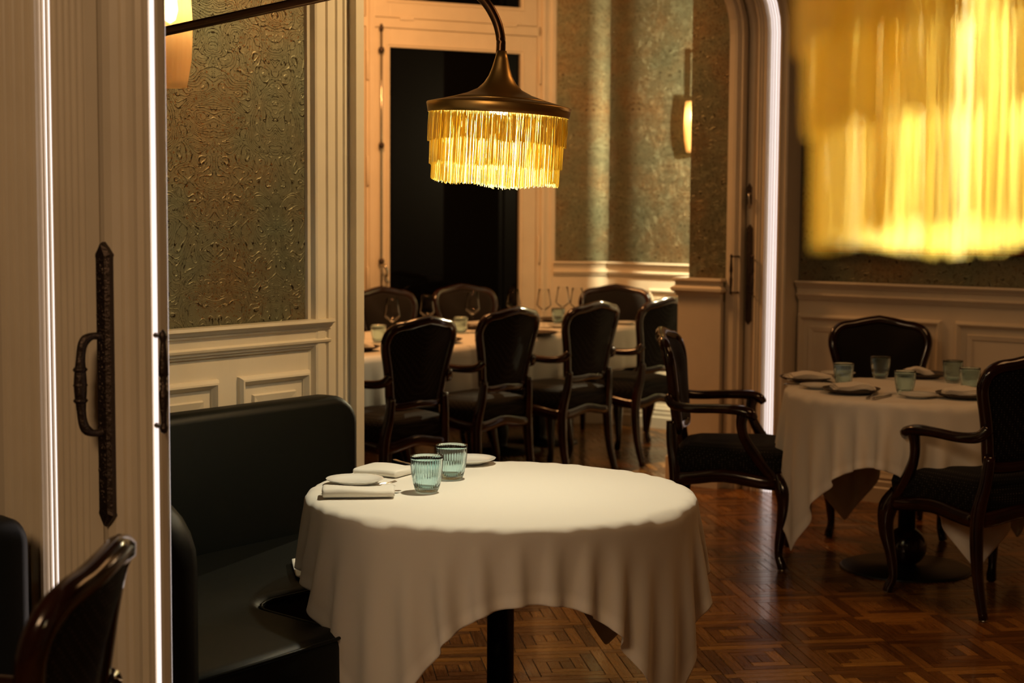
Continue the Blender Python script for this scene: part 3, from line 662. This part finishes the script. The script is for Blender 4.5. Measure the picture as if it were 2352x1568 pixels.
# ------------------------------------------------------------------ long table : three square tables under one run of cloths
LA=R(94.3); LU=Vector((math.cos(LA),math.sin(LA),0)); LV=Vector((-LU.y,LU.x,0)) # LU along (away), LV across (far side)
LO=Vector((-5.36,4.95,0)); rzl=LA
lt=empty('long_table',LO,rzl); tag(lt,'long banquet table in the far room','table')   # local x along, local y across
LL=3.93; WD=1.02
MB().box2((.02,.02,.715),(LL-.02,WD-.02,.744)).build('tabletop','wood',lt,bevel=.004)
for k in(.65,1.95,3.0,3.75 if False else 3.45):
    MB().lathe([(0,0),(.25,0),(.25,.008),(.05,.02),(.045,.04),(.05,.08),(.055,.12),(.04,.2),(.035,.66),(.09,.712),(0,.714)],32,(k,WD/2,0)).build('pedestal','black',lt)
def rect_cloth(x0,x1,drop,label,lift=0,corner=.0,seed=0):
    rs=random.Random(seed); nx,ny=90,60; W2=WD+2*drop; b=MB(); P=[];
    def side(d,along):
        r=.012
        if d<=0: return 0,0
        t=min(d/r,PI/2); o=r*math.sin(t); z=-r*(1-math.cos(t)); rem=max(0,d-r*PI/2); fold=.012*math.sin(along*17+seed)*min(1,rem/.2)+.006*math.sin(along*41)*min(1,rem/.2)
        return o+fold+rem*.04,z-rem*.998
    for i in range(nx+1):
        x=x0+(x1-x0)*i/nx
        for j in range(ny+1):
            y=-drop+W2*j/ny; yo=min(max(y,0),WD); d=abs(y-yo); xo=min(max(x,0),LL); dx=abs(x-xo)
            oy,zy=side(d,x); ox,zx=side(dx,y); sy=-1 if y<0 else 1; sx=-1 if x<0 else 1
            if d>0 and dx>0:
                q=math.hypot(d,dx); o2,z2=side(q,0); a_=math.atan2(d,dx); P.append((xo+sx*o2*math.cos(a_)*1.5,yo+sy*o2*math.sin(a_)*1.5,.7465+lift+z2))
            else: P.append((xo+sx*ox,yo+sy*oy,.7465+lift+(zy if d>0 else zx)))
    F=[(i*(ny+1)+j,(i+1)*(ny+1)+j,(i+1)*(ny+1)+j+1,i*(ny+1)+j+1) for i in range(nx) for j in range(ny)]
    b.add(P,F,True); o=b.build('tablecloth','linen'); o.location=LO; o.rotation_euler=(0,0,rzl); at=o.data.attributes.new('hem','FLOAT','POINT')
    at.data.foreach_set('value',[1.0 if (j<1 or j>ny-1) else 0.0 for i in range(nx+1) for j in range(ny+1)])
    sd=o.modifiers.new('t','SOLIDIFY'); sd.thickness=.0015; sd.offset=1
    tag(o,label,'tablecloth'); return o
rect_cloth(-.27,2.02,.27,'white cloth on the left half of the long table',0,seed=2)
rect_cloth(1.9,LL+.27,.27,'white cloth on the far right half of the long table, one corner hanging low',.0016,seed=5)
# ------------------------------------------------------------------ bench seats
def slab(mb,poly,z0,z1,r=.03,seg=4):
    """rounded upholstered block from a plan outline (ccw)"""
    n=len(poly); c=Vector((sum(p[0] for p in poly)/n,sum(p[1] for p in poly)/n,0)); prof=[(0,z0)]+[(-r*(1-math.sin(R(90*k/seg))) ,z0+r*(1-math.cos(R(90*k/seg)))) for k in range(0,seg+1)]
    prof=[(-r,z0)]+[(-r+r*math.sin(R(90*k/seg)),z0+r-r*math.cos(R(90*k/seg))) for k in range(1,seg+1)]+[(-r+r*math.cos(R(90*k/seg)),z1-r+r*math.sin(R(90*k/seg))) for k in range(0,seg+1)]
    P=[]
    for off,z in prof:
        for i in range(n):
            a=Vector(poly[i-1]);p=Vector(poly[i]);q=Vector(poly[(i+1)%n]); t1=(p-a).normalized(); t2=(q-p).normalized(); n1=Vector((t1.y,-t1.x));n2=Vector((t2.y,-t2.x)); nn=(n1+n2); nn=nn/max(nn.dot(n1),.3)
            P.append((p.x+nn.x*off,p.y+nn.y*off,z))
    m=len(prof); F=[]
    for r_ in range(m-1):
        for i in range(n): F.append((r_*n+i,r_*n+(i+1)%n,(r_+1)*n+(i+1)%n,(r_+1)*n+i))
    F+=[tuple(range(n-1,-1,-1)),tuple(range((m-1)*n,m*n))]
    mb.add(P,F,True)
def arcpts(cx_,cy_,r,a0,a1,k=6): return [(cx_+r*math.cos(R(a0+(a1-a0)*i/k)),cy_+r*math.sin(R(a0+(a1-a0)*i/k))) for i in range(k+1)]
bench=empty('banquette',(0,0,0)); tag(bench,'dark green leather corner banquette against the papered wall','bench')
# L-shaped seat : along the left wall, returning towards the partition
b=MB(); poly=[(-3.66,2.36),(-2.68,2.36)]+arcpts(-2.76,2.84,.07,0,90,4)+arcpts(-3.00,3.03,.10,270,180,5)+[(-3.06,3.60)]+arcpts(-3.13,3.67,.07,0,90,4)+[(-3.66,3.74)]
slab(b,poly,.22,.46,.035); b.build('seat','leather',bench)
pp=[Vector((x,y,.449)) for x,y in poly[1:-1]]; b=MB(); b.sweep(pp,[(.0045,.0045)],8); b.build('piping','leather',bench)
b=MB(); b.prism([(-3.66,2.42),(-2.78,2.42),(-2.78,2.80),(-3.14,2.80),(-3.14,3.6),(-3.66,3.6)],0,.225); b.build('plinth','black',bench)
# back along the wall : profile swept, rounded end top
def back_block(mb,L0,L1,th,z0,z1,rend,both=False):
    """upright pad in local (x along, y thickness, z) with the x=L1 end rounded over at the top"""
    pts=[(L0,z0)]+[(L1,z0)]+[(L1-.012*math.sin(PI*k/6)*0,z0+(z1-rend-z0)*k/6) for k in range(1,6)]
    pts+= [(L1-rend+rend*math.cos(R(a)),z1-rend*.9+rend*.9*math.sin(R(a))) for a in range(0,91,15)]+[(L0,z1)]
    n=len(pts); P=[]; c=Vector(((L0+L1)/2,(z0+z1)/2))
    prof=[(-.028,0),(-.010,.008),(0,.03),(0,th-.03),(-.010,th-.008),(-.028,th)]
    for off,y in prof:
        for i in range(n):
            a=Vector(pts[i-1]);p=Vector(pts[i]);q=Vector(pts[(i+1)%n]); t1=(p-a).normalized(); t2=(q-p).normalized(); nn=Vector((t1.y,-t1.x))+Vector((t2.y,-t2.x)); nn=nn/max(nn.dot(Vector((t1.y,-t1.x))),.4)
            P.append((p.x+nn.x*off,y,p.y+nn.y*off))
    F=[]
    for r_ in range(len(prof)-1):
        for i in range(n): F.append((r_*n+(i+1)%n,r_*n+i,(r_+1)*n+i,(r_+1)*n+(i+1)%n))
    F+=[tuple(range(n)),tuple(range(len(prof)*n-1,(len(prof)-1)*n-1,-1))]
    mb.add(P,F,True)
b=MB(); back_block(b,0,1.63,.115,.10,.876,.11)
bk=b.build('backrest','leather',bench); bk.location=(-3.665,2.36,0); bk.rotation_euler=(0,0,PI/2)
b=MB(); back_block(b,0,1.03,.10,.06,.872,.17)
bk=b.build('backrest','leather',bench); bk.location=(-3.665,2.27,0)
b2=empty('near_bench',(0,0,0)); tag(b2,'blurred black bench end at the bottom left edge of the picture','bench')
b=MB(); back_block(b,0,1.4,.13,.06,.875,.06); bk=b.build('backrest','leather',b2); bk.location=(-4.11,1.86,0)
b=MB(); slab(b,[(-4.05,1.30),(-2.70,1.30),(-2.70,1.85),(-4.05,1.85)],.22,.46,.035); b.build('seat','leather',b2); b=MB(); b.box2((-4.0,1.38,0),(-2.75,1.85,.225)); b.build('plinth','black',b2)
# ------------------------------------------------------------------ fringed lamps
def fringe_tier(r,z0,z1,nst,seed,wob=.006,parent=None):
    rs=random.Random(seed); b=MB(); b.tone=[]
    for k in range(nst):
        w=2*PI*(k+rs.random()*.8)/nst; rr=r+rs.uniform(-.003,.0015); th=.0008
        L=z1+rs.uniform(-.004,.004)+wob*math.sin(w*2.0+seed)+wob*.6*math.sin(w*5+seed*2)
        q_=.0045 if rs.random()<.03 else .0013; dx,dy=rs.uniform(-q_,q_),rs.uniform(-q_,q_); P=[]
        x,y=rr*math.cos(w),rr*math.sin(w)
        for t in(0,.5,1):
            z=z0+(L-z0)*t; bx=x+dx*math.sin(t*PI)*.9+dx*t*.4; by=y+dy*math.sin(t*PI)*.9+dy*t*.4
            for q in range(3): P.append((bx+th*math.cos(q*2.094+w),by+th*math.sin(q*2.094+w),z))
        F=[(0,1,4,3),(1,2,5,4),(2,0,3,5),(3,4,7,6),(4,5,8,7),(5,3,6,8),(6,7,8)]
        b.add(P,F,False); b.tone+=[rs.random()]*9
    o=b.build('fringe',M['fringe'],parent); o['kind']='stuff'; return o
def fringed_lamp(name,loc,label,tilt,power,seed,tiers,nst,arm):
    root=empty(name,loc); tag(root,label,'lamp')
    sh=[(.012,.139),(.017,.120),(.0235,.095),(.031,.074),(.042,.056),(.058,.040),(.085,.027),(.118,.0165),(.146,.009),(.187,-.001),(.1885,-.003),(.184,-.027),(.182,-.028),(.181,-.026),(.1845,-.006),(.145,.003),(.085,.019),(.055,.033),(.036,.054),(.025,.074),(.012,.10)]
    s=empty('shade_pivot',(0,0,0)); s.parent=root; s.rotation_euler=tilt
    bpy.data.objects.remove(s)
    sh_o=MB().lathe(sh[:9],96).build('shade','brass',root); sh_o.rotation_euler=tilt
    MB().lathe(sh[8:],96).build('rim_band','brass',sh_o)
    MB().lathe([(0,.0),(.011,.0),(.013,-.02),(.013,.04),(0,.04)],16,(0,0,.045)).build('lamp_holder','black',sh_o)
    MB().lathe([(0,-.034),(.018,-.030),(.027,-.015),(.029,0),(.024,.016),(.014,.032),(.012,.045),(0,.046)],20,(0,0,.0)).build('bulb','bulb',sh_o)
    for k,(r,a,z) in enumerate(tiers): fringe_tier(r,a,z,nst,seed+k,.0025 if k<2 else .006,sh_o)
    l=light('lamp_bulb_light','POINT',(0,0,-.06),power,(1,.91,.66),.022); l.parent=sh_o
    MB().sweep(catmull(arm,8),[.0125],14).build('arm','bronze',root)
    return root
TI=[(.179,-.026,-.099),(.172,-.030,-.160),(.165,-.034,-.205)]
ax_t=Vector((math.cos(psi),math.sin(psi),0)); tilt1=Matrix.Rotation(R(2.8),3,Vector((-math.sin(psi),math.cos(psi),0))).to_euler()
LC=Vector((-2.62,3.385,1.760))
armw=[(-2.626,3.398,1.890),(-2.627,3.399,1.935),(-2.640,3.392,1.985),(-2.668,3.372,2.035),(-2.720,3.333,2.080),(-2.80,3.272,2.090),(-3.02,3.108,2.030),(-3.40,2.82,1.925),(-3.80,2.52,1.815)]
L1=fringed_lamp('fringed_lamp',LC,'brass arm lamp with three tiers of gold fringe over the foreground table',tilt1,36,11,TI,600,[Vector(p)-LC for p in armw])
MB().lathe([(0,-.02),(.045,-.02),(.045,-.008),(.02,.0),(0,.0)],24,Vector((-3.81,2.51,1.81))-LC,M4=Matrix.Rotation(R(90),3,'Y')).build('wall_mount','bronze',L1)
LC2=Vector((-.222,.825,1.695)); TI2=[(.184,-.026,-.115),(.179,-.026,-.156),(.173,-.026,-.211)]
fringed_lamp('fringed_lamp',LC2,'out-of-focus gold fringed lamp hanging at upper right, close to us',(0,0,0),22,41,TI2,600,[(0,0,.125),(0,0,.2),(0,.0,.45),(0,0,1.70)])
# ------------------------------------------------------------------ wall sconces with amber glass
def sconce(loc,nrm_ang,label,power,full=True):
    root=empty('wall_sconce',loc,nrm_ang); tag(root,label,'wall lamp')   # local -y points into the room
    k=[(.046,0),(.052,.02),(.062,.08),(.066,.14),(.066,.20),(.062,.27),(.056,.33),(.054,.33),(.060,.27),(.064,.20),(.064,.14),(.060,.08),(.050,.022),(.0,.012),(0,0)]
    MB().lathe(k,72,(0,-.10,0),rib=24,amp=.0022,ribz=(1,2,3,4,5)).build('glass_shade',M['amber'],root)
    MB().lathe([(0,-.0),(.016,.01),(.024,.04),(.020,.075),(.012,.10),(0,.101)],18,(0,-.10,.185)).build('bulb','bulb',root)
    MB().lathe([(0,.0),(.014,0),(.014,.30),(0,.30)],14,(0,-.10,.29)).build('lamp_holder','brass',root)
    b=MB(); b.sweep(catmull([(0,-.10,.58),(0,-.095,.60),(0,-.05,.61),(0,0,.60)],4),[.007],8); b.build('bracket','brass',root)
    MB().lathe([(0,-.008),(.035,-.008),(.03,.004),(0,.006)],20,(0,-.004,.60),M4=Matrix.Rotation(R(90),3,'X')).build('wall_plate','brass',root)
    l=light('sconce_bulb_light','POINT',(0,-.10,.23),power,(1,.70,.38),.02); l.parent=root
    return root
sconce((-3.83,3.245,1.838),PI/2,'amber glass wall lamp glowing on the left papered wall behind the door edge',48)
sconce((-5.585,9.40,1.855),0,'amber glass wall lamp in the far room, half hidden by the papered pillar',18)
# ------------------------------------------------------------------ tableware
def make_tumbler():
    t=empty('tumbler'); b=MB()
    outer=[(.0,.0),(.024,.0),(.029,.002),(.0325,.010),(.0365,.025),(.040,.045),(.0425,.068),(.0430,.086),(.0432,.092),(.0425,.0945),(.0425,.0945)]
    inner=[(.0412,.0935),(.0412,.0935),(.0405,.085),(.0395,.066),(.0370,.045),(.0335,.027),(.029,.014),(.022,.009),(0,.0085)]
    b.lathe(outer+inner,144,(0,0,0),rib=36,amp=.0016,ribz=range(2,8)); b.build('glass','aqua',t); return t
tum=make_tumbler(); first=[True]
def put(proto_,x,y,z,rz,label,cat,group=None,used={}):
    if proto_.name in used: o=copy_tree(proto_)
    else: o=proto_; used[proto_.name]=1
    o.location=(x,y,z); o.rotation_euler=(0,0,rz); tag(o,label,cat,group); return o
# glass bodies are the thing itself (one mesh), so unwrap the empty
def single(t,name):
    ch=ALLC(t)[0]; ch.parent=None; ch.name=name; bpy.data.objects.remove(t); return ch
tumbler=single(tum,'tumbler')
ZC=.7535
for i,(x,y,z,l,g) in enumerate([
 (-2.735,3.234,ZC,'ribbed aqua tumbler nearest us on the foreground table','tumblers on the foreground table'),
 (-2.811,3.429,ZC,'ribbed aqua tumbler behind the other beside the white plate on the foreground table','tumblers on the foreground table'),
 (-3.035,6.304,ZC,'leftmost aqua tumbler on the right-hand round table','tumblers on the right-hand table'),
 (-3.044,6.688,ZC,'aqua tumbler before the dark chair back at the rear of the right-hand table','tumblers on the right-hand table'),
 (-2.700,6.169,ZC,'aqua tumbler behind the small plate at the front of the right-hand table','tumblers on the right-hand table'),
 (-2.727,6.726,ZC,'rear one of the two aqua tumblers at far right of the right-hand table','tumblers on the right-hand table'),
 (-2.547,6.464,ZC,'front one of the two aqua tumblers at far right, behind the brown plate','tumblers on the right-hand table'),
 (-5.679,6.154,ZC,'leftmost aqua tumbler on the long table beside the door edge','tumblers on the long table'),
 (-5.952,6.628,ZC,'second aqua tumbler on the long table, before the far left chair','tumblers on the long table'),
 (-6.022,7.426,ZC,'aqua tumbler on the long table between the first two near chair backs','tumblers on the long table'),
 (-6.078,8.483,ZC,'aqua tumbler on the long table below the cluster of wine glasses','tumblers on the long table')]):
    put(tumbler,x,y,z,i*.7,l,'glass',g)
b=MB()
wgo=[(0,0),(.036,0),(.0365,.0015),(.010,.006),(.0042,.012),(.0036,.05),(.0038,.095),(.008,.104),(.024,.118),(.040,.132),(.0455,.142),(.0435,.155),(.037,.195),(.0325,.238),(.0325,.238)]
wgi=[(.0318,.238),(.0318,.238),(.0362,.195),(.0427,.155),(.0445,.1425),(.039,.1335),(.023,.1198),(.006,.1075),(0,.106)]
b.lathe(wgo+wgi,40); wine=b.build('wine_glass','clear')
for x,y,l in [(-5.933,6.721,'leftmost wine glass, before the far left chair'),(-6.004,7.099,'wine glass before the black window left of the second far chair'),(-5.992,7.498,'wine glass before the pale back of the second far chair'),
 (-6.042,7.962,'wine glass at the right edge of the black window'),(-5.903,8.088,'wine glass before the cream casing right of the window'),(-5.990,8.408,'middle wine glass of the right-hand cluster'),(-5.835,8.346,'rightmost wine glass of the cluster, behind the third near chair')]:
    put(wine,x,y,ZC,0,l,'wine glass','wine glasses on the long table')
plate=MB().lathe([(0,0),(.042,0),(.044,.003),(.060,.007),(.0765,.0145),(.0775,.0162),(.0760,.0165),(.058,.0105),(.043,.0062),(0,.0058)],56).build('bread_plate','china')
charger=MB().lathe([(0,0),(.075,0),(.078,.004),(.105,.010),(.116,.019),(.1165,.0208),(.1145,.021),(.102,.0135),(.076,.008),(0,.0075)],56).build('charger_plate','charger')
for x,y,l,g in [(-2.958,3.199,'small white plate behind the rolled napkin, left of the tumblers','white plates on the foreground table'),(-2.945,3.673,'small white plate half behind the rear tumbler at the back of the foreground table','white plates on the foreground table'),
 (-3.070,6.144,'small white plate at front left of the right-hand table','white plates on the right-hand table'),(-3.229,6.651,'small white plate behind the leftmost tumbler of the right-hand table','white plates on the right-hand table'),(-2.615,6.104,'small white plate at the front edge beside the fork of the right-hand table','white plates on the right-hand table'),
 (-5.86,8.20,'white plate under the cluster of wine glasses on the long table','white plates on the long table'),(-5.706,8.70,'white plate near the far end of the long table','white plates on the long table'),(-5.80,7.42,'white plate between the first two near chair backs on the long table','white plates on the long table')]:
    put(plate,x,y,ZC,0,l,'plate',g)
for x,y,l,g in [(-2.887,6.070,'brown plate under a draped napkin at the front of the right-hand table','brown plates on the right-hand table'),(-2.465,6.215,'brown plate under a napkin beside the near chair back','brown plates on the right-hand table'),(-2.915,6.845,'brown plate at the rear of the right-hand table before the chair','brown plates on the right-hand table'),(-3.235,6.36,'brown plate under the napkin at far left of the right-hand table','brown plates on the right-hand table'),
 (-5.72,6.21,'brown plate at far left of the long table','brown plates on the long table'),(-5.70,6.86,'brown plate beside the first near chair back on the long table','brown plates on the long table'),(-6.17,7.80,'brown plate on the far side of the long table','brown plates on the long table'),(-5.60,7.62,'brown plate behind the second near chair back on the long table','brown plates on the long table'),(-6.20,8.62,'brown plate at the far end beside the blue-green glass','brown plates on the long table')]:
    put(charger,x,y,ZC,0,l,'plate',g)
def napkin(L,Wd,layers,th,seed,sag=.002):
    """folded cloth : stacked layers joined by a rounded fold on one long side"""
    rs=random.Random(seed); b=MB(); nx,ny=18,14
    sec=[]; z=0
    for k in range(layers):
        z0=k*th; ins=rs.uniform(0,.006)
        sec.append((z0,ins))
    nL=24
    # one rounded closed section swept along the length, with layer grooves on the open side
    prof=[]
    H=layers*th
    for k in range(9): a=R(-90+180*k/8)-0; prof.append((-Wd/2+H/2-H/2*math.cos(a),H/2+H/2*math.sin(a)))
    prof+= [(-Wd/2+Wd*t,H+sag*math.sin(PI*t)) for t in(.2,.4,.6,.8,.93)]
    for k in range(layers-1,-1,-1):
        z1=(k+1)*th; z0=k*th; e=Wd/2-rs.uniform(0,.005)
        prof+=[(e-.002,z1-.0003),(e,z1-th*.3),(e,z0+th*.3),(e-.002,z0+.0003),(e-.007,z0)]
    prof+= [(Wd/2*t,0) for t in(.5,0,-.5)]
    n=len(prof); P=[]
    for i in range(nL+1):
        t=i/nL; x=-L/2+L*t; e=.0+ (.0015 if i in(0,nL) else 0); s_=1-.0*(t); j=math.sin(t*7+seed)*.0015
        for (yy,zz) in prof: P.append((x+rs.uniform(-.0002,.0002)+zz*.03*math.sin(yy*60+seed),yy*(1-.04*math.sin(t*PI))+j,zz*(1+.12*math.sin(t*5+seed+yy*20))*(.93 if i in(0,nL) else 1)))
    F=[(i*n+k,i*n+(k+1)%n,(i+1)*n+(k+1)%n,(i+1)*n+k) for i in range(nL) for k in range(n)]
    F+=[tuple(range(n-1,-1,-1)),tuple(range(nL*n,(nL+1)*n))]
    b.add(P,F,True); return b
def put_nap(L,Wd,ly,th,seed,x,y,z,rz,label,group=None,tx=0):
    o=napkin(L,Wd,ly,th,seed).build('napkin','linen'); o.location=(x,y,z); o.rotation_euler=(tx,0,rz); tag(o,label,'napkin',group)
    m=o.modifiers.new('s','SUBSURF'); m.levels=1; m.render_levels=1; return o
put_nap(.188,.078,4,.0052,1,-2.826,3.070,ZC+.0015,R(43),'white napkin rolled flat at the front left of the foreground table')
put_nap(.145,.120,4,.0045,5,-3.015,3.385,ZC,R(10),'white folded napkin behind the small plate on the foreground table',tx=R(0))
def draped_napkin(r,seed,x,y,z,rz,label,group=None):
    """soft square of folded linen slumped on a plate"""
    b=MB(); n=26; ly=3; rs=random.Random(seed)
    for k in range(ly):
        P=[]; sx=.15-.012*k; sy=.105-.008*k; zo=k*.0055; rot=(k-1)*.06
        for i in range(n+1):
            for j in range(n+1):
                u=(i/n-.5)*sx; v=(j/n-.5)*sy; w=.004*math.sin(u*38+seed)*math.cos(v*30+seed*.7)+.003*math.sin((u+v)*60+seed*2)
                edge=min(i,j,n-i,n-j)/n; e=-.004*(1-min(1,edge*8)); xx=u*math.cos(rot)-v*math.sin(rot)+.006*math.sin(v*40+seed); yy=u*math.sin(rot)+v*math.cos(rot)+.005*math.sin(u*35)
                P.append((xx*r,yy*r,zo+.008+w+e+.010*math.exp(-(u*u+v*v)/.003)))
        F=[(i*(n+1)+j,(i+1)*(n+1)+j,(i+1)*(n+1)+j+1,i*(n+1)+j+1) for i in range(n) for j in range(n)]
        m=len(P); P+= [(p[0],p[1],p[2]-.0035) for p in P]; F+=[tuple(q+m for q in f[::-1]) for f in F]
        edge=[i*(n+1) for i in range(n+1)]+[n*(n+1)+j for j in range(1,n+1)]+[i*(n+1)+n for i in range(n-1,-1,-1)]+[j for j in range(n-1,0,-1)]
        E_=len(edge); F+=[(edge[q],edge[(q+1)%E_],edge[(q+1)%E_]+m,edge[q]+m) for q in range(E_)]
        b.add(P,F,True)
    o=b.build('napkin','linen'); o.location=(x,y,z); o.rotation_euler=(0,0,rz); tag(o,label,'napkin',group); return o
g2='napkins on the right-hand table'; g3='napkins on the long table'
draped_napkin(1.15,1,-2.885,6.085,ZC+.012,R(40),'white napkin slumped on the brown plate at the front of the right-hand table',g2)
draped_napkin(1.15,4,-2.475,6.225,ZC+.012,R(25),'white napkin on the brown plate beside the near chair back',g2)
draped_napkin(.95,6,-2.955,6.865,ZC+.012,R(50),'white napkin at the rear of the right-hand table before the chair',g2)
draped_napkin(1.35,9,-3.225,6.355,ZC+.012,R(35),'white napkin at far left of the right-hand table',g2)
draped_napkin(1.0,2,-5.72,6.22,ZC+.012,R(40),'white napkin at far left of the long table',g3)
draped_napkin(1.0,3,-6.16,7.80,ZC+.012,R(20),'white napkin on the far side of the long table behind the wine glass',g3)
draped_napkin(1.0,7,-5.70,6.87,ZC+.012,R(60),'white napkin beside the first near chair back on the long table',g3)
def make_knife():
    b=MB(); pts=catmull([(-.10,0,.004),(-.085,0,.005),(-.04,0,.0045),(-.01,0,.004),(0,0,.004)],4)
    b.sweep(pts,lerp_r([(.004,.003),(.0075,.0042),(.006,.0038),(.0045,.0034),(.0055,.003)],1,len(pts)),12)
    ol=[(0,-.005),(.02,-.0085),(.07,-.0095),(.095,-.006),(.105,.0035),(.10,.006),(.0,.0055)]
    b.prism(ol,.0028,.0044); return b.build('table_knife','steel')
def make_fork():
    b=MB(); pts=catmull([(-.10,0,.003),(-.088,0,.004),(-.04,0,.0045),(0,0,.007),(.025,0,.0075),(.04,0,.005)],4)
    b.sweep(pts,lerp_r([(.004,.0018),(.0085,.0025),(.0045,.0024),(.0026,.0022),(.004,.0018),(.010,.0013)],1,len(pts)),10)
    for k in range(4):
        y=(k-1.5)*.0055; b.sweep(catmull([(.036,y*.9,.0052),(.055,y,.0045),(.075,y,.0060),(.090,y,.0095)],3),[(.0014,.001)],6)
    return b.build('table_fork','steel')
kn=make_knife(); fk=make_fork()
def cut(o_,p,q,label,cat,group=None,z=ZC):
    a=math.atan2(q[1]-p[1],q[0]-p[0]); o=put(o_,(p[0]+q[0])/2,(p[1]+q[1])/2,z,a,label,cat,group); return o
cut(kn,(-2.942,3.031),(-2.772,3.196),'steel knife lying under the front napkin, both ends showing','knife','knives on the foreground table',ZC-.0005)
cut(fk,(-2.965,3.105),(-2.865,3.270),'steel fork between the front napkin and small plate','fork','forks on the foreground table')
cut(fk,(-3.105,3.55),(-3.00,3.50),'steel fork behind the rear folded napkin of the foreground table','fork','forks on the foreground table')
cut(fk,(-2.744,5.915),(-2.790,6.10),'steel fork at the front edge of the right-hand table','fork')
cut(kn,(-2.715,5.90),(-2.725,6.105),'steel knife beside the fork at the front of the right-hand table','knife','knives on the right-hand table')
cut(kn,(-3.225,6.143),(-3.06,6.235),'steel knife at the left edge of the right-hand table below the napkin','knife','knives on the right-hand table')
cut(kn,(-5.60,6.42),(-5.62,6.62),'knife beside the napkin at the left of the long table','knife','knives on the long table')
cut(kn,(-5.585,7.02),(-5.60,7.20),'knife between the first two near chair backs on the long table','knife','knives on the long table')
cut(kn,(-5.59,7.75),(-5.61,7.93),'knife between the second and third near chair backs on the long table','knife','knives on the long table')
